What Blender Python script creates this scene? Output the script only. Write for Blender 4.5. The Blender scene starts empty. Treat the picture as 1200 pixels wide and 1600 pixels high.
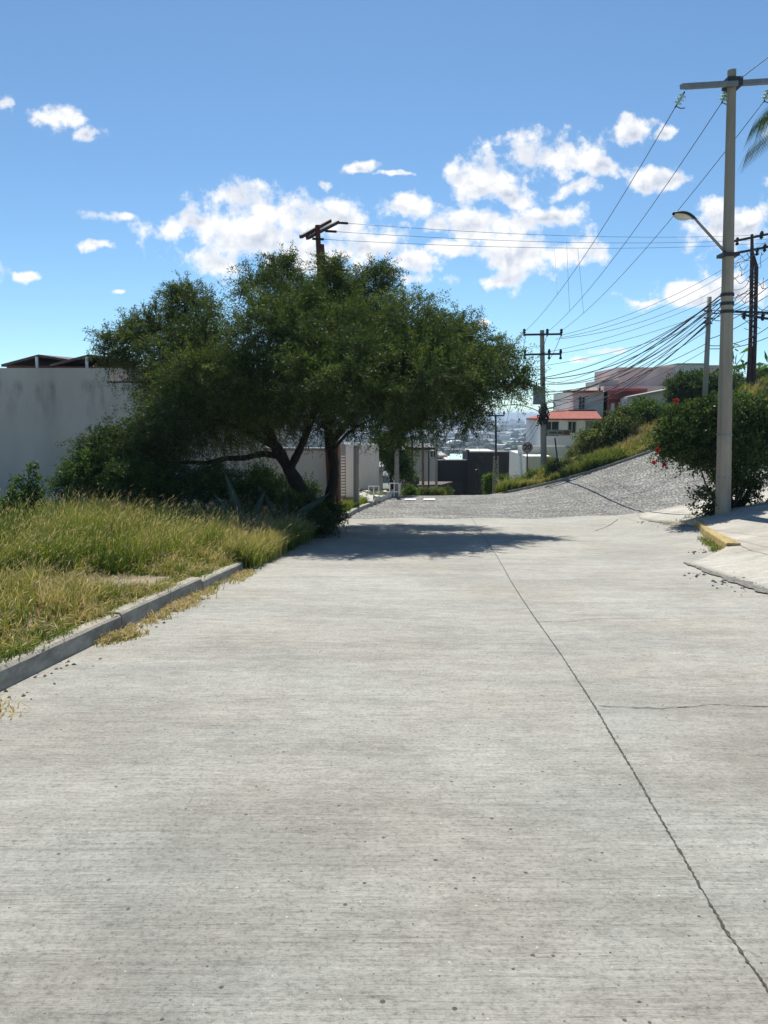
import bpy, math, random
import numpy as np
from math import radians as R
random.seed(7); RG = np.random.default_rng(11)
S = bpy.context.scene; COL = S.collection
# ------------------------------------------------------------ camera
FP = 1155.0; TH = R(7.5); EYE = 1.6
cam = bpy.data.cameras.new('camera'); cam.sensor_fit = 'VERTICAL'; cam.sensor_height = 36; cam.lens = 36*FP/1600
cam.clip_start = .05; cam.clip_end = 40000
camo = bpy.data.objects.new('camera', cam); COL.objects.link(camo)
camo.location = (0, 0, EYE); camo.rotation_euler = (R(90)-TH, 0, 0); S.camera = camo
S.view_settings.view_transform = 'Standard'; S.view_settings.look = 'None'; S.view_settings.exposure = 0.36; S.view_settings.gamma = 1
SUN_EL, SUN_AZ = 53, -3
# ------------------------------------------------------------ sky with clouds
def ray(px, py):
    u = (px-600)/FP; v = (800-py)/FP
    return u, math.cos(TH)+v*math.sin(TH), -math.sin(TH)+v*math.cos(TH)
def P(px, py, Y):
    a, b, c = ray(px, py); return (a/b*Y, Y, EYE + c/b*Y)
W = bpy.data.worlds.new('World'); S.world = W; W.use_nodes = True
wn = W.node_tree.nodes; wl = W.node_tree.links; wn.clear()
sky = wn.new('ShaderNodeTexSky'); sky.sky_type = 'NISHITA'; sky.sun_disc = False
sky.sun_elevation = R(SUN_EL); sky.sun_rotation = R(SUN_AZ); sky.altitude = 1800; sky.air_density = 1.0; sky.dust_density = .3; sky.ozone_density = 1.2
bg = wn.new('ShaderNodeBackground'); bg.inputs[1].default_value = .098; skm = wn.new('ShaderNodeMix'); skm.data_type = 'RGBA'; skm.blend_type = 'MULTIPLY'; skm.inputs['Factor'].default_value = 1; skm.inputs['B'].default_value = (.76, .97, 1.04, 1)
wl.new(sky.outputs[0], skm.inputs['A']); wl.new(skm.outputs['Result'], bg.inputs[0])
tc = wn.new('ShaderNodeTexCoord'); sp = wn.new('ShaderNodeSeparateXYZ'); wl.new(tc.outputs['Generated'], sp.inputs[0])
def wm(op, a, b=None, c=None, clamp=False):
    n = wn.new('ShaderNodeMath'); n.operation = op; n.use_clamp = clamp
    for i, x in enumerate((a, b, c)):
        if x is None: continue
        if isinstance(x, (int, float)): n.inputs[i].default_value = x
        else: wl.new(x, n.inputs[i])
    return n.outputs[0]
yy = wm('MAXIMUM', sp.outputs[1], .02)
cu = wm('DIVIDE', sp.outputs[0], yy); cw = wm('DIVIDE', sp.outputs[2], yy)
cv = wn.new('ShaderNodeCombineXYZ'); wl.new(cu, cv.inputs[0]); wl.new(cw, cv.inputs[1])
# domain warp
nz0 = wn.new('ShaderNodeTexNoise'); nz0.inputs['Scale'].default_value = 13; nz0.inputs['Detail'].default_value = 3
wl.new(cv.outputs[0], nz0.inputs['Vector'])
vs = wn.new('ShaderNodeVectorMath'); vs.operation = 'MULTIPLY_ADD'; wl.new(nz0.outputs['Color'], vs.inputs[0])
vs.inputs[1].default_value = (.055, .04, 0); vs.inputs[2].default_value = (-.0275, -.02, 0)
va = wn.new('ShaderNodeVectorMath'); va.operation = 'ADD'; wl.new(cv.outputs[0], va.inputs[0]); wl.new(vs.outputs[0], va.inputs[1])
CL = [(95,185,36,16),(138,212,24,12),(2,166,14,10),(170,331,34,10),(207,332,18,8),(158,377,24,8),(48,433,24,8),(188,452,18,5),
 (558,266,24,7),(510,286,14,7),
 (300,355,72,22),(400,325,80,30),(400,365,105,45),(335,405,45,18),(500,340,85,32),(560,385,95,38),(640,405,40,25),(470,395,100,35),(380,310,60,22),
 (628,326,58,16),(745,280,60,34),(715,268,22,14),(790,300,30,22),(860,245,75,32),(905,250,45,20),(955,262,30,15),(905,294,38,12),(985,205,30,18),(1030,206,18,8),(975,190,12,10),
 (1000,288,24,18),(1050,283,38,14),(765,348,90,24),(850,338,50,14),(815,400,65,36),(770,435,55,12),(890,395,55,28),(700,380,50,16),(690,350,30,14),
 (1120,365,50,34),(1110,335,28,20),(1170,355,40,26),(1070,455,90,18),(1020,462,40,10),(1150,450,60,22),(640,430,30,12),(960,552,30,6),(915,566,20,5),(760,500,14,8),(700,650,60,6),(1230,200,40,20),(1300,330,90,40),(-120,300,80,30),(-60,420,50,20),(1420,430,120,35),(620,278,26,4)]
dmin = None
for (cx, cy, rx, ry) in CL:
    a, b, c = ray(cx, cy); mp = wn.new('ShaderNodeMapping'); mp.vector_type = 'POINT'
    sx, sy = FP/rx/1.10, FP/ry/1.10
    mp.inputs['Scale'].default_value = (sx, sy, 1); mp.inputs['Location'].default_value = (-a/b*sx, -c/b*sy, 0)
    wl.new(va.outputs[0], mp.inputs['Vector'])
    ln = wn.new('ShaderNodeVectorMath'); ln.operation = 'LENGTH'; wl.new(mp.outputs[0], ln.inputs[0])
    dmin = ln.outputs['Value'] if dmin is None else wm('MINIMUM', dmin, ln.outputs['Value'])
nz = wn.new('ShaderNodeTexNoise'); nz.inputs['Scale'].default_value = 21; nz.inputs['Detail'].default_value = 10; nz.inputs['Roughness'].default_value = .62
wl.new(cv.outputs[0], nz.inputs['Vector'])
dens = wm('ADD', wm('SUBTRACT', 1.0, dmin), wm('MULTIPLY', wm('SUBTRACT', nz.outputs[0], .485), 3.9))
mr = wn.new('ShaderNodeMapRange'); mr.interpolation_type = 'SMOOTHSTEP'; mr.inputs[1].default_value = -.05; mr.inputs[2].default_value = .70; wl.new(dens, mr.inputs[0])
cover = wm('MULTIPLY', mr.outputs[0], wm('GREATER_THAN', sp.outputs[1], .05))
cover = wm('MULTIPLY', cover, .97)
nz2 = wn.new('ShaderNodeTexNoise'); nz2.inputs['Scale'].default_value = 21; nz2.inputs['Detail'].default_value = 5; nz2.inputs['Roughness'].default_value = .5
ofs = wn.new('ShaderNodeVectorMath'); ofs.operation = 'ADD'; ofs.inputs[1].default_value = (-.006, .016, 0); wl.new(cv.outputs[0], ofs.inputs[0]); wl.new(ofs.outputs[0], nz2.inputs['Vector'])
nz3 = wn.new('ShaderNodeTexNoise'); nz3.inputs['Scale'].default_value = 21; nz3.inputs['Detail'].default_value = 5; nz3.inputs['Roughness'].default_value = .5; wl.new(cv.outputs[0], nz3.inputs['Vector'])
emb = wm('MULTIPLY_ADD', wm('SUBTRACT', nz2.outputs[0], nz3.outputs[0]), 6.0, .42, True)
shd = wm('MULTIPLY', wm('MULTIPLY_ADD', dens, 1.0, -.15, True), emb)
mx = wn.new('ShaderNodeMix'); mx.data_type = 'RGBA'; wl.new(shd, mx.inputs['Factor'])
mx.inputs['A'].default_value = (1.0, 1.0, 1.0, 1); mx.inputs['B'].default_value = (.45, .52, .66, 1)
bg2 = wn.new('ShaderNodeBackground'); bg2.inputs[1].default_value = .84; wl.new(mx.outputs['Result'], bg2.inputs[0])
ms = wn.new('ShaderNodeMixShader'); wl.new(cover, ms.inputs[0]); wl.new(bg.outputs[0], ms.inputs[1]); wl.new(bg2.outputs[0], ms.inputs[2])
wo = wn.new('ShaderNodeOutputWorld'); wl.new(ms.outputs[0], wo.inputs[0])
# ------------------------------------------------------------ sun
sl = bpy.data.lights.new('sun', 'SUN'); sl.energy = 5.0; sl.angle = R(.53); sl.color = (1, .965, .87)
so = bpy.data.objects.new('sun', sl); COL.objects.link(so); so.location = (-20, 30, 60)
so.rotation_euler = (R(90-SUN_EL), 0, -R(SUN_AZ)+math.pi)

# ------------------------------------------------------------ material helpers
def newmat(name):
    m = bpy.data.materials.new(name); m.use_nodes = True; n = m.node_tree.nodes; b = n['Principled BSDF']; b.inputs['Specular IOR Level'].default_value = .3
    return m, n, m.node_tree.links, b
def ramp(n, stops):
    r = n.new('ShaderNodeValToRGB'); e = r.color_ramp.elements
    while len(e) < len(stops): e.new(.5)
    for i, (p, c) in enumerate(stops): e[i].position = p; e[i].color = (*c, 1)
    return r
def noise(n, l, coord, scale, detail=6, rough=.6, dist=0):
    t = n.new('ShaderNodeTexNoise'); t.inputs['Scale'].default_value = scale; t.inputs['Detail'].default_value = detail; t.inputs['Roughness'].default_value = rough; t.inputs['Distortion'].default_value = dist
    if coord is not None: l.new(coord, t.inputs['Vector'])
    return t
def mapping(n, l, scale, rot=(0,0,0)):
    g = n.new('ShaderNodeNewGeometry'); m = n.new('ShaderNodeMapping'); m.inputs['Scale'].default_value = scale; m.inputs['Rotation'].default_value = rot
    l.new(g.outputs['Position'], m.inputs['Vector']); return m.outputs[0]
def mixc(n, l, f, a, b, mode='MIX'):
    m = n.new('ShaderNodeMix'); m.data_type = 'RGBA'; m.blend_type = mode
    for k, x in (('Factor', f), ('A', a), ('B', b)):
        if isinstance(x, (int, float)): m.inputs[k].default_value = x
        elif isinstance(x, tuple): m.inputs[k].default_value = (*x, 1)
        else: l.new(x, m.inputs[k])
    return m.outputs['Result']
def bump(n, l, b, h, strength, dist=.02, prev=None):
    k = n.new('ShaderNodeBump'); k.inputs['Strength'].default_value = strength; k.inputs['Distance'].default_value = dist
    l.new(h, k.inputs['Height'])
    if prev is not None: l.new(prev, k.inputs['Normal'])
    l.new(k.outputs[0], b.inputs['Normal']); return k.outputs[0]
def plain(name, c, rough=.7, var=.25, scale=3, metal=0, bmp=0, streak=False):
    m, n, l, b = newmat(name); co = mapping(n, l, (1, 1, .25) if streak else (1, 1, 1))
    t = noise(n, l, co, scale); d = tuple(x*(1-var) for x in c); e = tuple(min(1, x*(1+var*.6)) for x in c)
    r = ramp(n, [(.3, d), (.7, e)]); l.new(t.outputs[0], r.inputs[0]); l.new(r.outputs[0], b.inputs['Base Color'])
    b.inputs['Roughness'].default_value = rough; b.inputs['Metallic'].default_value = metal
    if bmp: t2 = noise(n, l, mapping(n, l, (1, 1, 1)), 30); bump(n, l, b, t2.outputs[0], bmp)
    return m
def leafmat(name, stops, trans=.35):
    m, n, l, b = newmat(name); n.remove(b); out = n['Material Output']
    a = n.new('ShaderNodeAttribute'); a.attribute_name = 'rnd'; r = ramp(n, stops); l.new(a.outputs['Fac'], r.inputs[0])
    d = n.new('ShaderNodeBsdfDiffuse'); t = n.new('ShaderNodeBsdfTranslucent'); g = n.new('ShaderNodeBsdfGlossy'); g.inputs['Roughness'].default_value = .5
    l.new(r.outputs[0], d.inputs[0]); l.new(mixc(n, l, 1.0, r.outputs[0], (1.0, 1.0, .5), 'MULTIPLY'), t.inputs[0]); g.inputs[0].default_value = (.6, .6, .6, 1)
    m1 = n.new('ShaderNodeMixShader'); m1.inputs[0].default_value = trans; l.new(d.outputs[0], m1.inputs[1]); l.new(t.outputs[0], m1.inputs[2])
    m2 = n.new('ShaderNodeMixShader'); m2.inputs[0].default_value = .035; l.new(m1.outputs[0], m2.inputs[1]); l.new(g.outputs[0], m2.inputs[2])
    l.new(m2.outputs[0], out.inputs[0]); return m
M = {}
# broomed concrete
def concrete_mat(name, c1, c2, groove=.5, face=False):
    m, n, l, b = newmat(name)
    co = mapping(n, l, (1, 1, 1))
    big = noise(n, l, co, .35, 5, .6); mid = noise(n, l, mapping(n, l, (.5, 2.2, 1), (0, 0, R(2))), 1.6, 7, .65); fine = noise(n, l, co, 45, 6, .75)
    st = noise(n, l, mapping(n, l, (1.9, 36, 1), (0, 0, R(3))), 1.0, 7, .72, .5)
    f = n.new('ShaderNodeMath'); f.operation = 'ADD'; l.new(big.outputs[0], f.inputs[0]); l.new(mid.outputs[0], f.inputs[1])
    r = ramp(n, [(.82, c1), (1.12, c2)]); r.color_ramp.elements[0].position = .42; r.color_ramp.elements[1].position = .60
    h = n.new('ShaderNodeMath'); h.operation = 'MULTIPLY'; h.inputs[1].default_value = .5; l.new(f.outputs[0], h.inputs[0]); l.new(h.outputs[0], r.inputs[0])
    rf = ramp(n, [(.32, (.5, .5, .5)), (.48, (.98, .98, .98)), (.68, (1.2, 1.2, 1.2))]); l.new(fine.outputs[0], rf.inputs[0])
    c = mixc(n, l, .8, r.outputs[0], rf.outputs[0], 'MULTIPLY')
    rs = ramp(n, [(.33, (.55, .54, .52)), (.47, (.98, .98, .98)), (.64, (1.14, 1.14, 1.13))]); l.new(st.outputs[0], rs.inputs[0])
    # grooves fade in patches
    pm = noise(n, l, co, .8, 3); pr = ramp(n, [(.40, (.05,)*3), (.66, (1,)*3)]); l.new(pm.outputs[0], pr.inputs[0])
    c = mixc(n, l, pr.outputs[0], c, mixc(n, l, groove, c, rs.outputs[0], 'MULTIPLY'))
    stn = noise(n, l, mapping(n, l, (.45, .22, 1), (0, 0, R(-4))), 1.0, 8, .62, .6); sr = ramp(n, [(.36, (.80, .80, .79)), (.52, (1.0, 1.0, 1.0))]); l.new(stn.outputs[0], sr.inputs[0]); c = mixc(n, l, .5, c, sr.outputs[0], 'MULTIPLY')
    # warm pinkish patches, dark pits, white grit
    wpn = noise(n, l, co, .55, 4); wr = ramp(n, [(.42, (0, 0, 0)), (.6, (1,)*3)]); l.new(wpn.outputs[0], wr.inputs[0])
    c = mixc(n, l, wr.outputs[0], c, mixc(n, l, 1.0, c, (1.03, .985, .955), 'MULTIPLY'))
    dsh = noise(n, l, mapping(n, l, (5, 62, 1), (0, 0, R(3))), 1.0, 4, .6); dr = ramp(n, [(.30, (.42, .40, .38)), (.37, (1, 1, 1))]); l.new(dsh.outputs[0], dr.inputs[0]); c = mixc(n, l, groove, c, dr.outputs[0], 'MULTIPLY')
    mot = noise(n, l, mapping(n, l, (1, 1.8, 1)), 7, 5, .7); mor = ramp(n, [(.35, (.84, .84, .84)), (.6, (1.05, 1.05, 1.05))]); l.new(mot.outputs[0], mor.inputs[0]); c = mixc(n, l, 1.0, c, mor.outputs[0], 'MULTIPLY')
    for sc, th, colr in ((14, .10, (.11, .10, .085)), (34, .13, (.17, .155, .13)), (52, .10, (.24, .22, .19)), (23, .07, (.62, .61, .58))):
        v = n.new('ShaderNodeTexVoronoi'); v.inputs['Scale'].default_value = sc; v.inputs['Randomness'].default_value = 1; l.new(co, v.inputs['Vector'])
        sep = n.new('ShaderNodeSeparateColor'); l.new(v.outputs['Color'], sep.inputs[0])
        k = n.new('ShaderNodeMath'); k.operation = 'LESS_THAN'; l.new(v.outputs['Distance'], k.inputs[0])
        k2 = n.new('ShaderNodeMath'); k2.operation = 'MULTIPLY'; k2.inputs[1].default_value = th*2.4; l.new(sep.outputs[0], k2.inputs[0])
        k3 = n.new('ShaderNodeMath'); k3.operation = 'SUBTRACT'; l.new(k2.outputs[0], k3.inputs[0]); k3.inputs[1].default_value = th*1.05; l.new(k3.outputs[0], k.inputs[1])
        c = mixc(n, l, k.outputs[0], c, colr)
    if face:   # upright kerb face: its shade put into the colour, together with stains
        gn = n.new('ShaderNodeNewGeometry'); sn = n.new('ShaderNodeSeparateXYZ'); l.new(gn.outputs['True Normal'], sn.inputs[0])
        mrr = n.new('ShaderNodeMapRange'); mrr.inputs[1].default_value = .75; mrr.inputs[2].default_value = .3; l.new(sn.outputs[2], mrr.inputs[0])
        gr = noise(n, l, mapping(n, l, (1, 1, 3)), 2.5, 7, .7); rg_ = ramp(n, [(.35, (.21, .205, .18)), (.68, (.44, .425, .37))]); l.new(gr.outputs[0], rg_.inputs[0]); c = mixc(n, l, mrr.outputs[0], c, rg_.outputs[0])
    l.new(c, b.inputs['Base Color']); b.inputs['Roughness'].default_value = .85
    p = bump(n, l, b, st.outputs[0], .65, .018); bump(n, l, b, fine.outputs[0], .8, .010, p)
    return m
M['road'] = concrete_mat('road_concrete', (.318, .309, .277), (.425, .414, .372), .6)
M['walk'] = concrete_mat('sidewalk_concrete', (.37, .35, .31), (.53, .50, .44), .3)
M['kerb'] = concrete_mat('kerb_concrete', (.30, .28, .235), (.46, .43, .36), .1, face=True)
# cobbles
m, n, l, b = newmat('cobblestone'); co = mapping(n, l, (1, 1, 1))
v = n.new('ShaderNodeTexVoronoi'); v.inputs['Scale'].default_value = 6.0; l.new(co, v.inputs['Vector'])
v2 = n.new('ShaderNodeTexVoronoi'); v2.feature = 'DISTANCE_TO_EDGE'; v2.inputs['Scale'].default_value = 6.0; l.new(co, v2.inputs['Vector'])
sep = n.new('ShaderNodeSeparateColor'); l.new(v.outputs['Color'], sep.inputs[0])
r = ramp(n, [(0, (.23, .222, .208)), (.5, (.28, .27, .25)), (1, (.36, .347, .318))]); l.new(sep.outputs[0], r.inputs[0])
re = ramp(n, [(0, (.52, .50, .45)), (.16, (1, 1, 1))]); l.new(v2.outputs['Distance'], re.inputs[0])
c = mixc(n, l, 1.0, r.outputs[0], re.outputs[0], 'MULTIPLY')
t = noise(n, l, co, .5, 6); rt = ramp(n, [(.35, (.75,)*3), (.65, (1.2,)*3)]); l.new(t.outputs[0], rt.inputs[0]); c = mixc(n, l, 1.0, c, rt.outputs[0], 'MULTIPLY')
tw = noise(n, l, mapping(n, l, (.25, 3.0, 1), (0, 0, R(-12))), 1.3, 5); rw = ramp(n, [(.36, (.6,)*3), (.5, (1.05,)*3)]); l.new(tw.outputs[0], rw.inputs[0]); c = mixc(n, l, .8, c, rw.outputs[0], 'MULTIPLY')
l.new(c, b.inputs['Base Color']); b.inputs['Roughness'].default_value = .8; bump(n, l, b, re.outputs[0], 1.0, .09); M['cobble'] = m
# dirt
m, n, l, b = newmat('dirt'); co = mapping(n, l, (1, 1, 1)); t = noise(n, l, co, 1.2, 8, .7); r = ramp(n, [(.3, (.10, .075, .045)), (.5, (.24, .185, .12)), (.7, (.40, .33, .25))]); l.new(t.outputs[0], r.inputs[0])
l.new(r.outputs[0], b.inputs['Base Color']); b.inputs['Roughness'].default_value = .95; t2 = noise(n, l, co, 14, 8, .7); bump(n, l, b, t2.outputs[0], .8, .05); M['dirt'] = m
m, n, l, b = newmat('slope_ground'); co = mapping(n, l, (1, 1, 1)); t = noise(n, l, co, .6, 8, .7); r = ramp(n, [(.35, (.05, .07, .02)), (.5, (.10, .11, .04)), (.68, (.24, .20, .11))]); l.new(t.outputs[0], r.inputs[0])
l.new(r.outputs[0], b.inputs['Base Color']); b.inputs['Roughness'].default_value = .95; M['slope'] = m
# far plain ground
m, n, l, b = newmat('plain_ground'); co = mapping(n, l, (1, .35, 1)); t = noise(n, l, co, .012, 10, .75); r = ramp(n, [(.38, (.035, .055, .03)), (.5, (.09, .10, .07)), (.6, (.22, .21, .19)), (.75, (.4, .39, .37))]); l.new(t.outputs[0], r.inputs[0])
l.new(r.outputs[0], b.inputs['Base Color']); b.inputs['Roughness'].default_value = .95; M['plain'] = m
# stained plaster wall
m, n, l, b = newmat('grey_plaster'); g = n.new('ShaderNodeNewGeometry'); co = g.outputs['Position']
t = noise(n, l, mapping(n, l, (1, 1, .35)), .7, 6); r = ramp(n, [(.3, (.45, .445, .40)), (.7, (.57, .565, .51))]); l.new(t.outputs[0], r.inputs[0])
sz = n.new('ShaderNodeSeparateXYZ'); l.new(co, sz.inputs[0])
zz = n.new('ShaderNodeMapRange'); zz.inputs[1].default_value = 1.0; zz.inputs[2].default_value = 2.7; l.new(sz.outputs[2], zz.inputs[0])
zt = n.new('ShaderNodeMapRange'); zt.inputs[1].default_value = 3.1; zt.inputs[2].default_value = 2.75; l.new(sz.outputs[2], zt.inputs[0])
st = noise(n, l, mapping(n, l, (1, 1, .3)), 1.1, 5, .6); rs = ramp(n, [(.50, (0, 0, 0)), (.66, (1, 1, 1))]); l.new(st.outputs[0], rs.inputs[0])
mu = n.new('ShaderNodeMath'); mu.operation = 'MULTIPLY'; l.new(zz.outputs[0], mu.inputs[0]); l.new(rs.outputs[0], mu.inputs[1])
mu2 = n.new('ShaderNodeMath'); mu2.operation = 'MULTIPLY'; l.new(mu.outputs[0], mu2.inputs[0]); l.new(zt.outputs[0], mu2.inputs[1])
c = mixc(n, l, mu2.outputs[0], r.outputs[0], (.26, .26, .235)); l.new(c, b.inputs['Base Color']); b.inputs['Roughness'].default_value = .9
t2 = noise(n, l, co, 12, 6); bump(n, l, b, t2.outputs[0], .25); M['plaster'] = m
M['pole'] = plain('pole_concrete', (.33, .30, .24), .85, .28, 2.2, bmp=.15, streak=True)
M['pole_dark'] = plain('pole_concrete_weathered', (.30, .29, .25), .85, .3, 2, streak=True)
M['steel'] = plain('galvanised_steel', (.24, .25, .26), .5, .2, 8, metal=.4)
M['darksteel'] = plain('dark_steel', (.045, .045, .05), .6, .3, 8)
M['rust'] = plain('rusty_steel', (.12, .042, .032), .85, .5, 5)
M['towerpaint'] = plain('oxide_painted_steel', (.075, .04, .04), .7, .4, 4)
M['cable'] = plain('cable_rubber', (.02, .02, .022), .6, .1)
M['wire'] = plain('aluminium_wire', (.06, .065, .075), .5, .1)
M['black'] = plain('black_metal', (.02, .02, .02), .5, .2)
M['woodpole'] = plain('weathered_wood', (.16, .13, .10), .9, .4, 6, streak=True)
M['yellow'] = plain('worn_yellow_paint', (.46, .34, .13), .8, .6, 14, bmp=.5)
M['yellowside'] = plain('worn_kerb_paint', (.28, .20, .10), .85, .5, 9, bmp=.3)
M['white'] = plain('white_plaster', (.84, .83, .79), .85, .08, 1.5, streak=True)
M['cream'] = plain('cream_plaster', (.74, .71, .64), .85, .12, 1.5, streak=True)
M['pink'] = plain('pink_plaster', (.74, .56, .51), .85, .12, 1.2, streak=True)
M['red'] = plain('red_plaster', (.42, .13, .12), .8, .15, 2)
M['greyp'] = plain('grey_block_plaster', (.36, .35, .34), .85, .15, 1.5, streak=True)
M['ltgrey'] = plain('light_grey_plaster', (.62, .62, .59), .85, .1, 1.5)
M['char'] = plain('charcoal_paint', (.040, .040, .047), .7, .2, .8, streak=True)
M['roofslab'] = plain('pale_roof', (.55, .54, .50), .8, .15, 2)
M['greenroof'] = plain('pale_green_roof', (.38, .55, .50), .7, .12, 2)
M['glass'] = plain('dark_window', (.035, .045, .06), .15, .2)
M['brick'] = plain('pink_brick', (.34, .20, .16), .85, .3, 6)
M['blue'] = plain('blue_enamel', (.04, .10, .25), .5, .15)
M['signface'] = plain('sign_white', (.50, .46, .42), .5, .2, 6)
M['signred'] = plain('sign_red', (.30, .07, .06), .5, .2)
M['signblack'] = plain('sign_black', (.03, .03, .03), .5, .1)
M['signgrey'] = plain('sign_grey_green', (.32, .33, .27), .5, .25, 6)
M['tin'] = plain('rusted_sheet', (.10, .075, .07), .8, .4, 5)
M['rubble'] = plain('broken_concrete', (.62, .60, .55), .9, .2, 6, bmp=.4)
M['redtin'] = plain('red_sheet_underside', (.20, .06, .05), .8, .3, 3)
M['crack'] = plain('dark_joint_filler', (.085, .083, .07), .95, .5, 12)
M['crumble'] = plain('crumbled_asphalt', (.20, .19, .17), .95, .5, 18, bmp=.8)
M['paint'] = plain('white_road_paint', (.78, .78, .76), .8, .15, 5)
M['lens'] = plain('frosted_lamp_lens', (.62, .60, .52), .35, .15)
m, n, l, b = newmat('glass_insulator'); b.inputs['Base Color'].default_value = (.55, .80, .76, 1); b.inputs['Roughness'].default_value = .1; b.inputs['Transmission Weight'].default_value = .35; M['insul'] = m
M['bark'] = plain('dark_bark', (.045, .035, .028), .95, .45, 9, bmp=.8, streak=True)
M['twig'] = plain('twig_bark', (.07, .05, .035), .95, .4, 9)
# clay tile roof
m, n, l, b = newmat('red_clay_tiles'); co = mapping(n, l, (1, 1, 1)); w = n.new('ShaderNodeTexWave'); w.inputs['Scale'].default_value = 2.2; w.bands_direction = 'X'; l.new(co, w.inputs['Vector'])
t = noise(n, l, co, 3, 5); r = ramp(n, [(.3, (.30, .07, .05)), (.7, (.46, .13, .09))]); l.new(t.outputs[0], r.inputs[0]); l.new(r.outputs[0], b.inputs['Base Color']); bump(n, l, b, w.outputs[0], .8, .06); b.inputs['Roughness'].default_value = .8; M['tile'] = m
M['leaf_mesq'] = leafmat('mesquite_leaves', [(0, (.028, .050, .016)), (.45, (.066, .108, .028)), (.8, (.135, .190, .042)), (1, (.25, .25, .08))], .40)
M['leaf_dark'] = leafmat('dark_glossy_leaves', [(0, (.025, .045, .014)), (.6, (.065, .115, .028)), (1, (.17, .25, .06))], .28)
M['leaf_bank'] = leafmat('bank_shrub_leaves', [(0, (.055, .085, .024)), (.5, (.15, .19, .05)), (1, (.32, .33, .12))], .40)
M['leaf_bright'] = leafmat('bright_green_leaves', [(0, (.05, .10, .018)), (.6, (.12, .22, .03)), (1, (.24, .36, .06))], .4)
M['leaf_sap'] = leafmat('sapling_leaves', [(0, (.035, .075, .018)), (.6, (.08, .15, .03)), (1, (.16, .23, .05))], .4)
M['grass'] = leafmat('weed_blades', [(0, (.05, .095, .018)), (.3, (.14, .22, .035)), (.52, (.27, .29, .075)), (.7, (.42, .34, .16)), (.88, (.56, .43, .27)), (1, (.72, .60, .46))], .42)
M['palm'] = leafmat('palm_leaflets', [(0, (.03, .06, .03)), (1, (.10, .15, .07))], .25)
M['flower'] = leafmat('red_petals', [(0, (.28, .02, .02)), (1, (.55, .06, .05))], .3)
M['agave'] = plain('agave_skin', (.055, .085, .055), .6, .25, 3)
M['farleaf'] = plain('distant_foliage', (.035, .055, .028), .95, .5, .12)
M['hill'] = plain('hill_scrub', (.09, .10, .08), .95, .4, .003)

# ------------------------------------------------------------ mesh helpers
def tag(o, label=None, cat=None, group=None, kind=None):
    if label: o['label'] = label
    if cat: o['category'] = cat
    if group: o['group'] = group
    if kind: o['kind'] = kind
    return o
def thing(name, loc, label, cat, group=None):
    o = bpy.data.objects.new(name, None); o.empty_display_size = .2; o.location = loc; COL.objects.link(o)
    return tag(o, label, cat, group)
def org(parent):
    v = np.zeros(3)
    while parent is not None: v += np.array(parent.location); parent = parent.parent
    return v
def link(name, me, mat, parent=None, base=None):
    if mat: me.materials.append(mat)
    o = bpy.data.objects.new(name, me); COL.objects.link(o)
    if parent is not None: o.parent = parent
    elif base is not None: o.location = base
    return o
def npmesh(name, V, Q, mat, parent=None, base=None, attr=None, smooth=False):
    V = np.asarray(V, dtype=np.float32); Q = np.asarray(Q, dtype=np.int32); k = Q.shape[1]
    off = org(parent) if parent is not None else (np.array(base) if base is not None else np.zeros(3))
    V = V - off.astype(np.float32)
    me = bpy.data.meshes.new(name); me.vertices.add(len(V)); me.vertices.foreach_set('co', V.ravel())
    me.loops.add(Q.size); me.loops.foreach_set('vertex_index', Q.ravel())
    me.polygons.add(len(Q)); me.polygons.foreach_set('loop_start', np.arange(0, Q.size, k, dtype=np.int32)); me.polygons.foreach_set('loop_total', np.full(len(Q), k, dtype=np.int32))
    if smooth: me.polygons.foreach_set('use_smooth', np.ones(len(Q), dtype=bool))
    me.update(calc_edges=True)
    if attr is not None:
        a = me.attributes.new('rnd', 'FLOAT', 'POINT'); a.data.foreach_set('value', np.asarray(attr, dtype=np.float32))
    return link(name, me, mat, parent, base)
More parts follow.
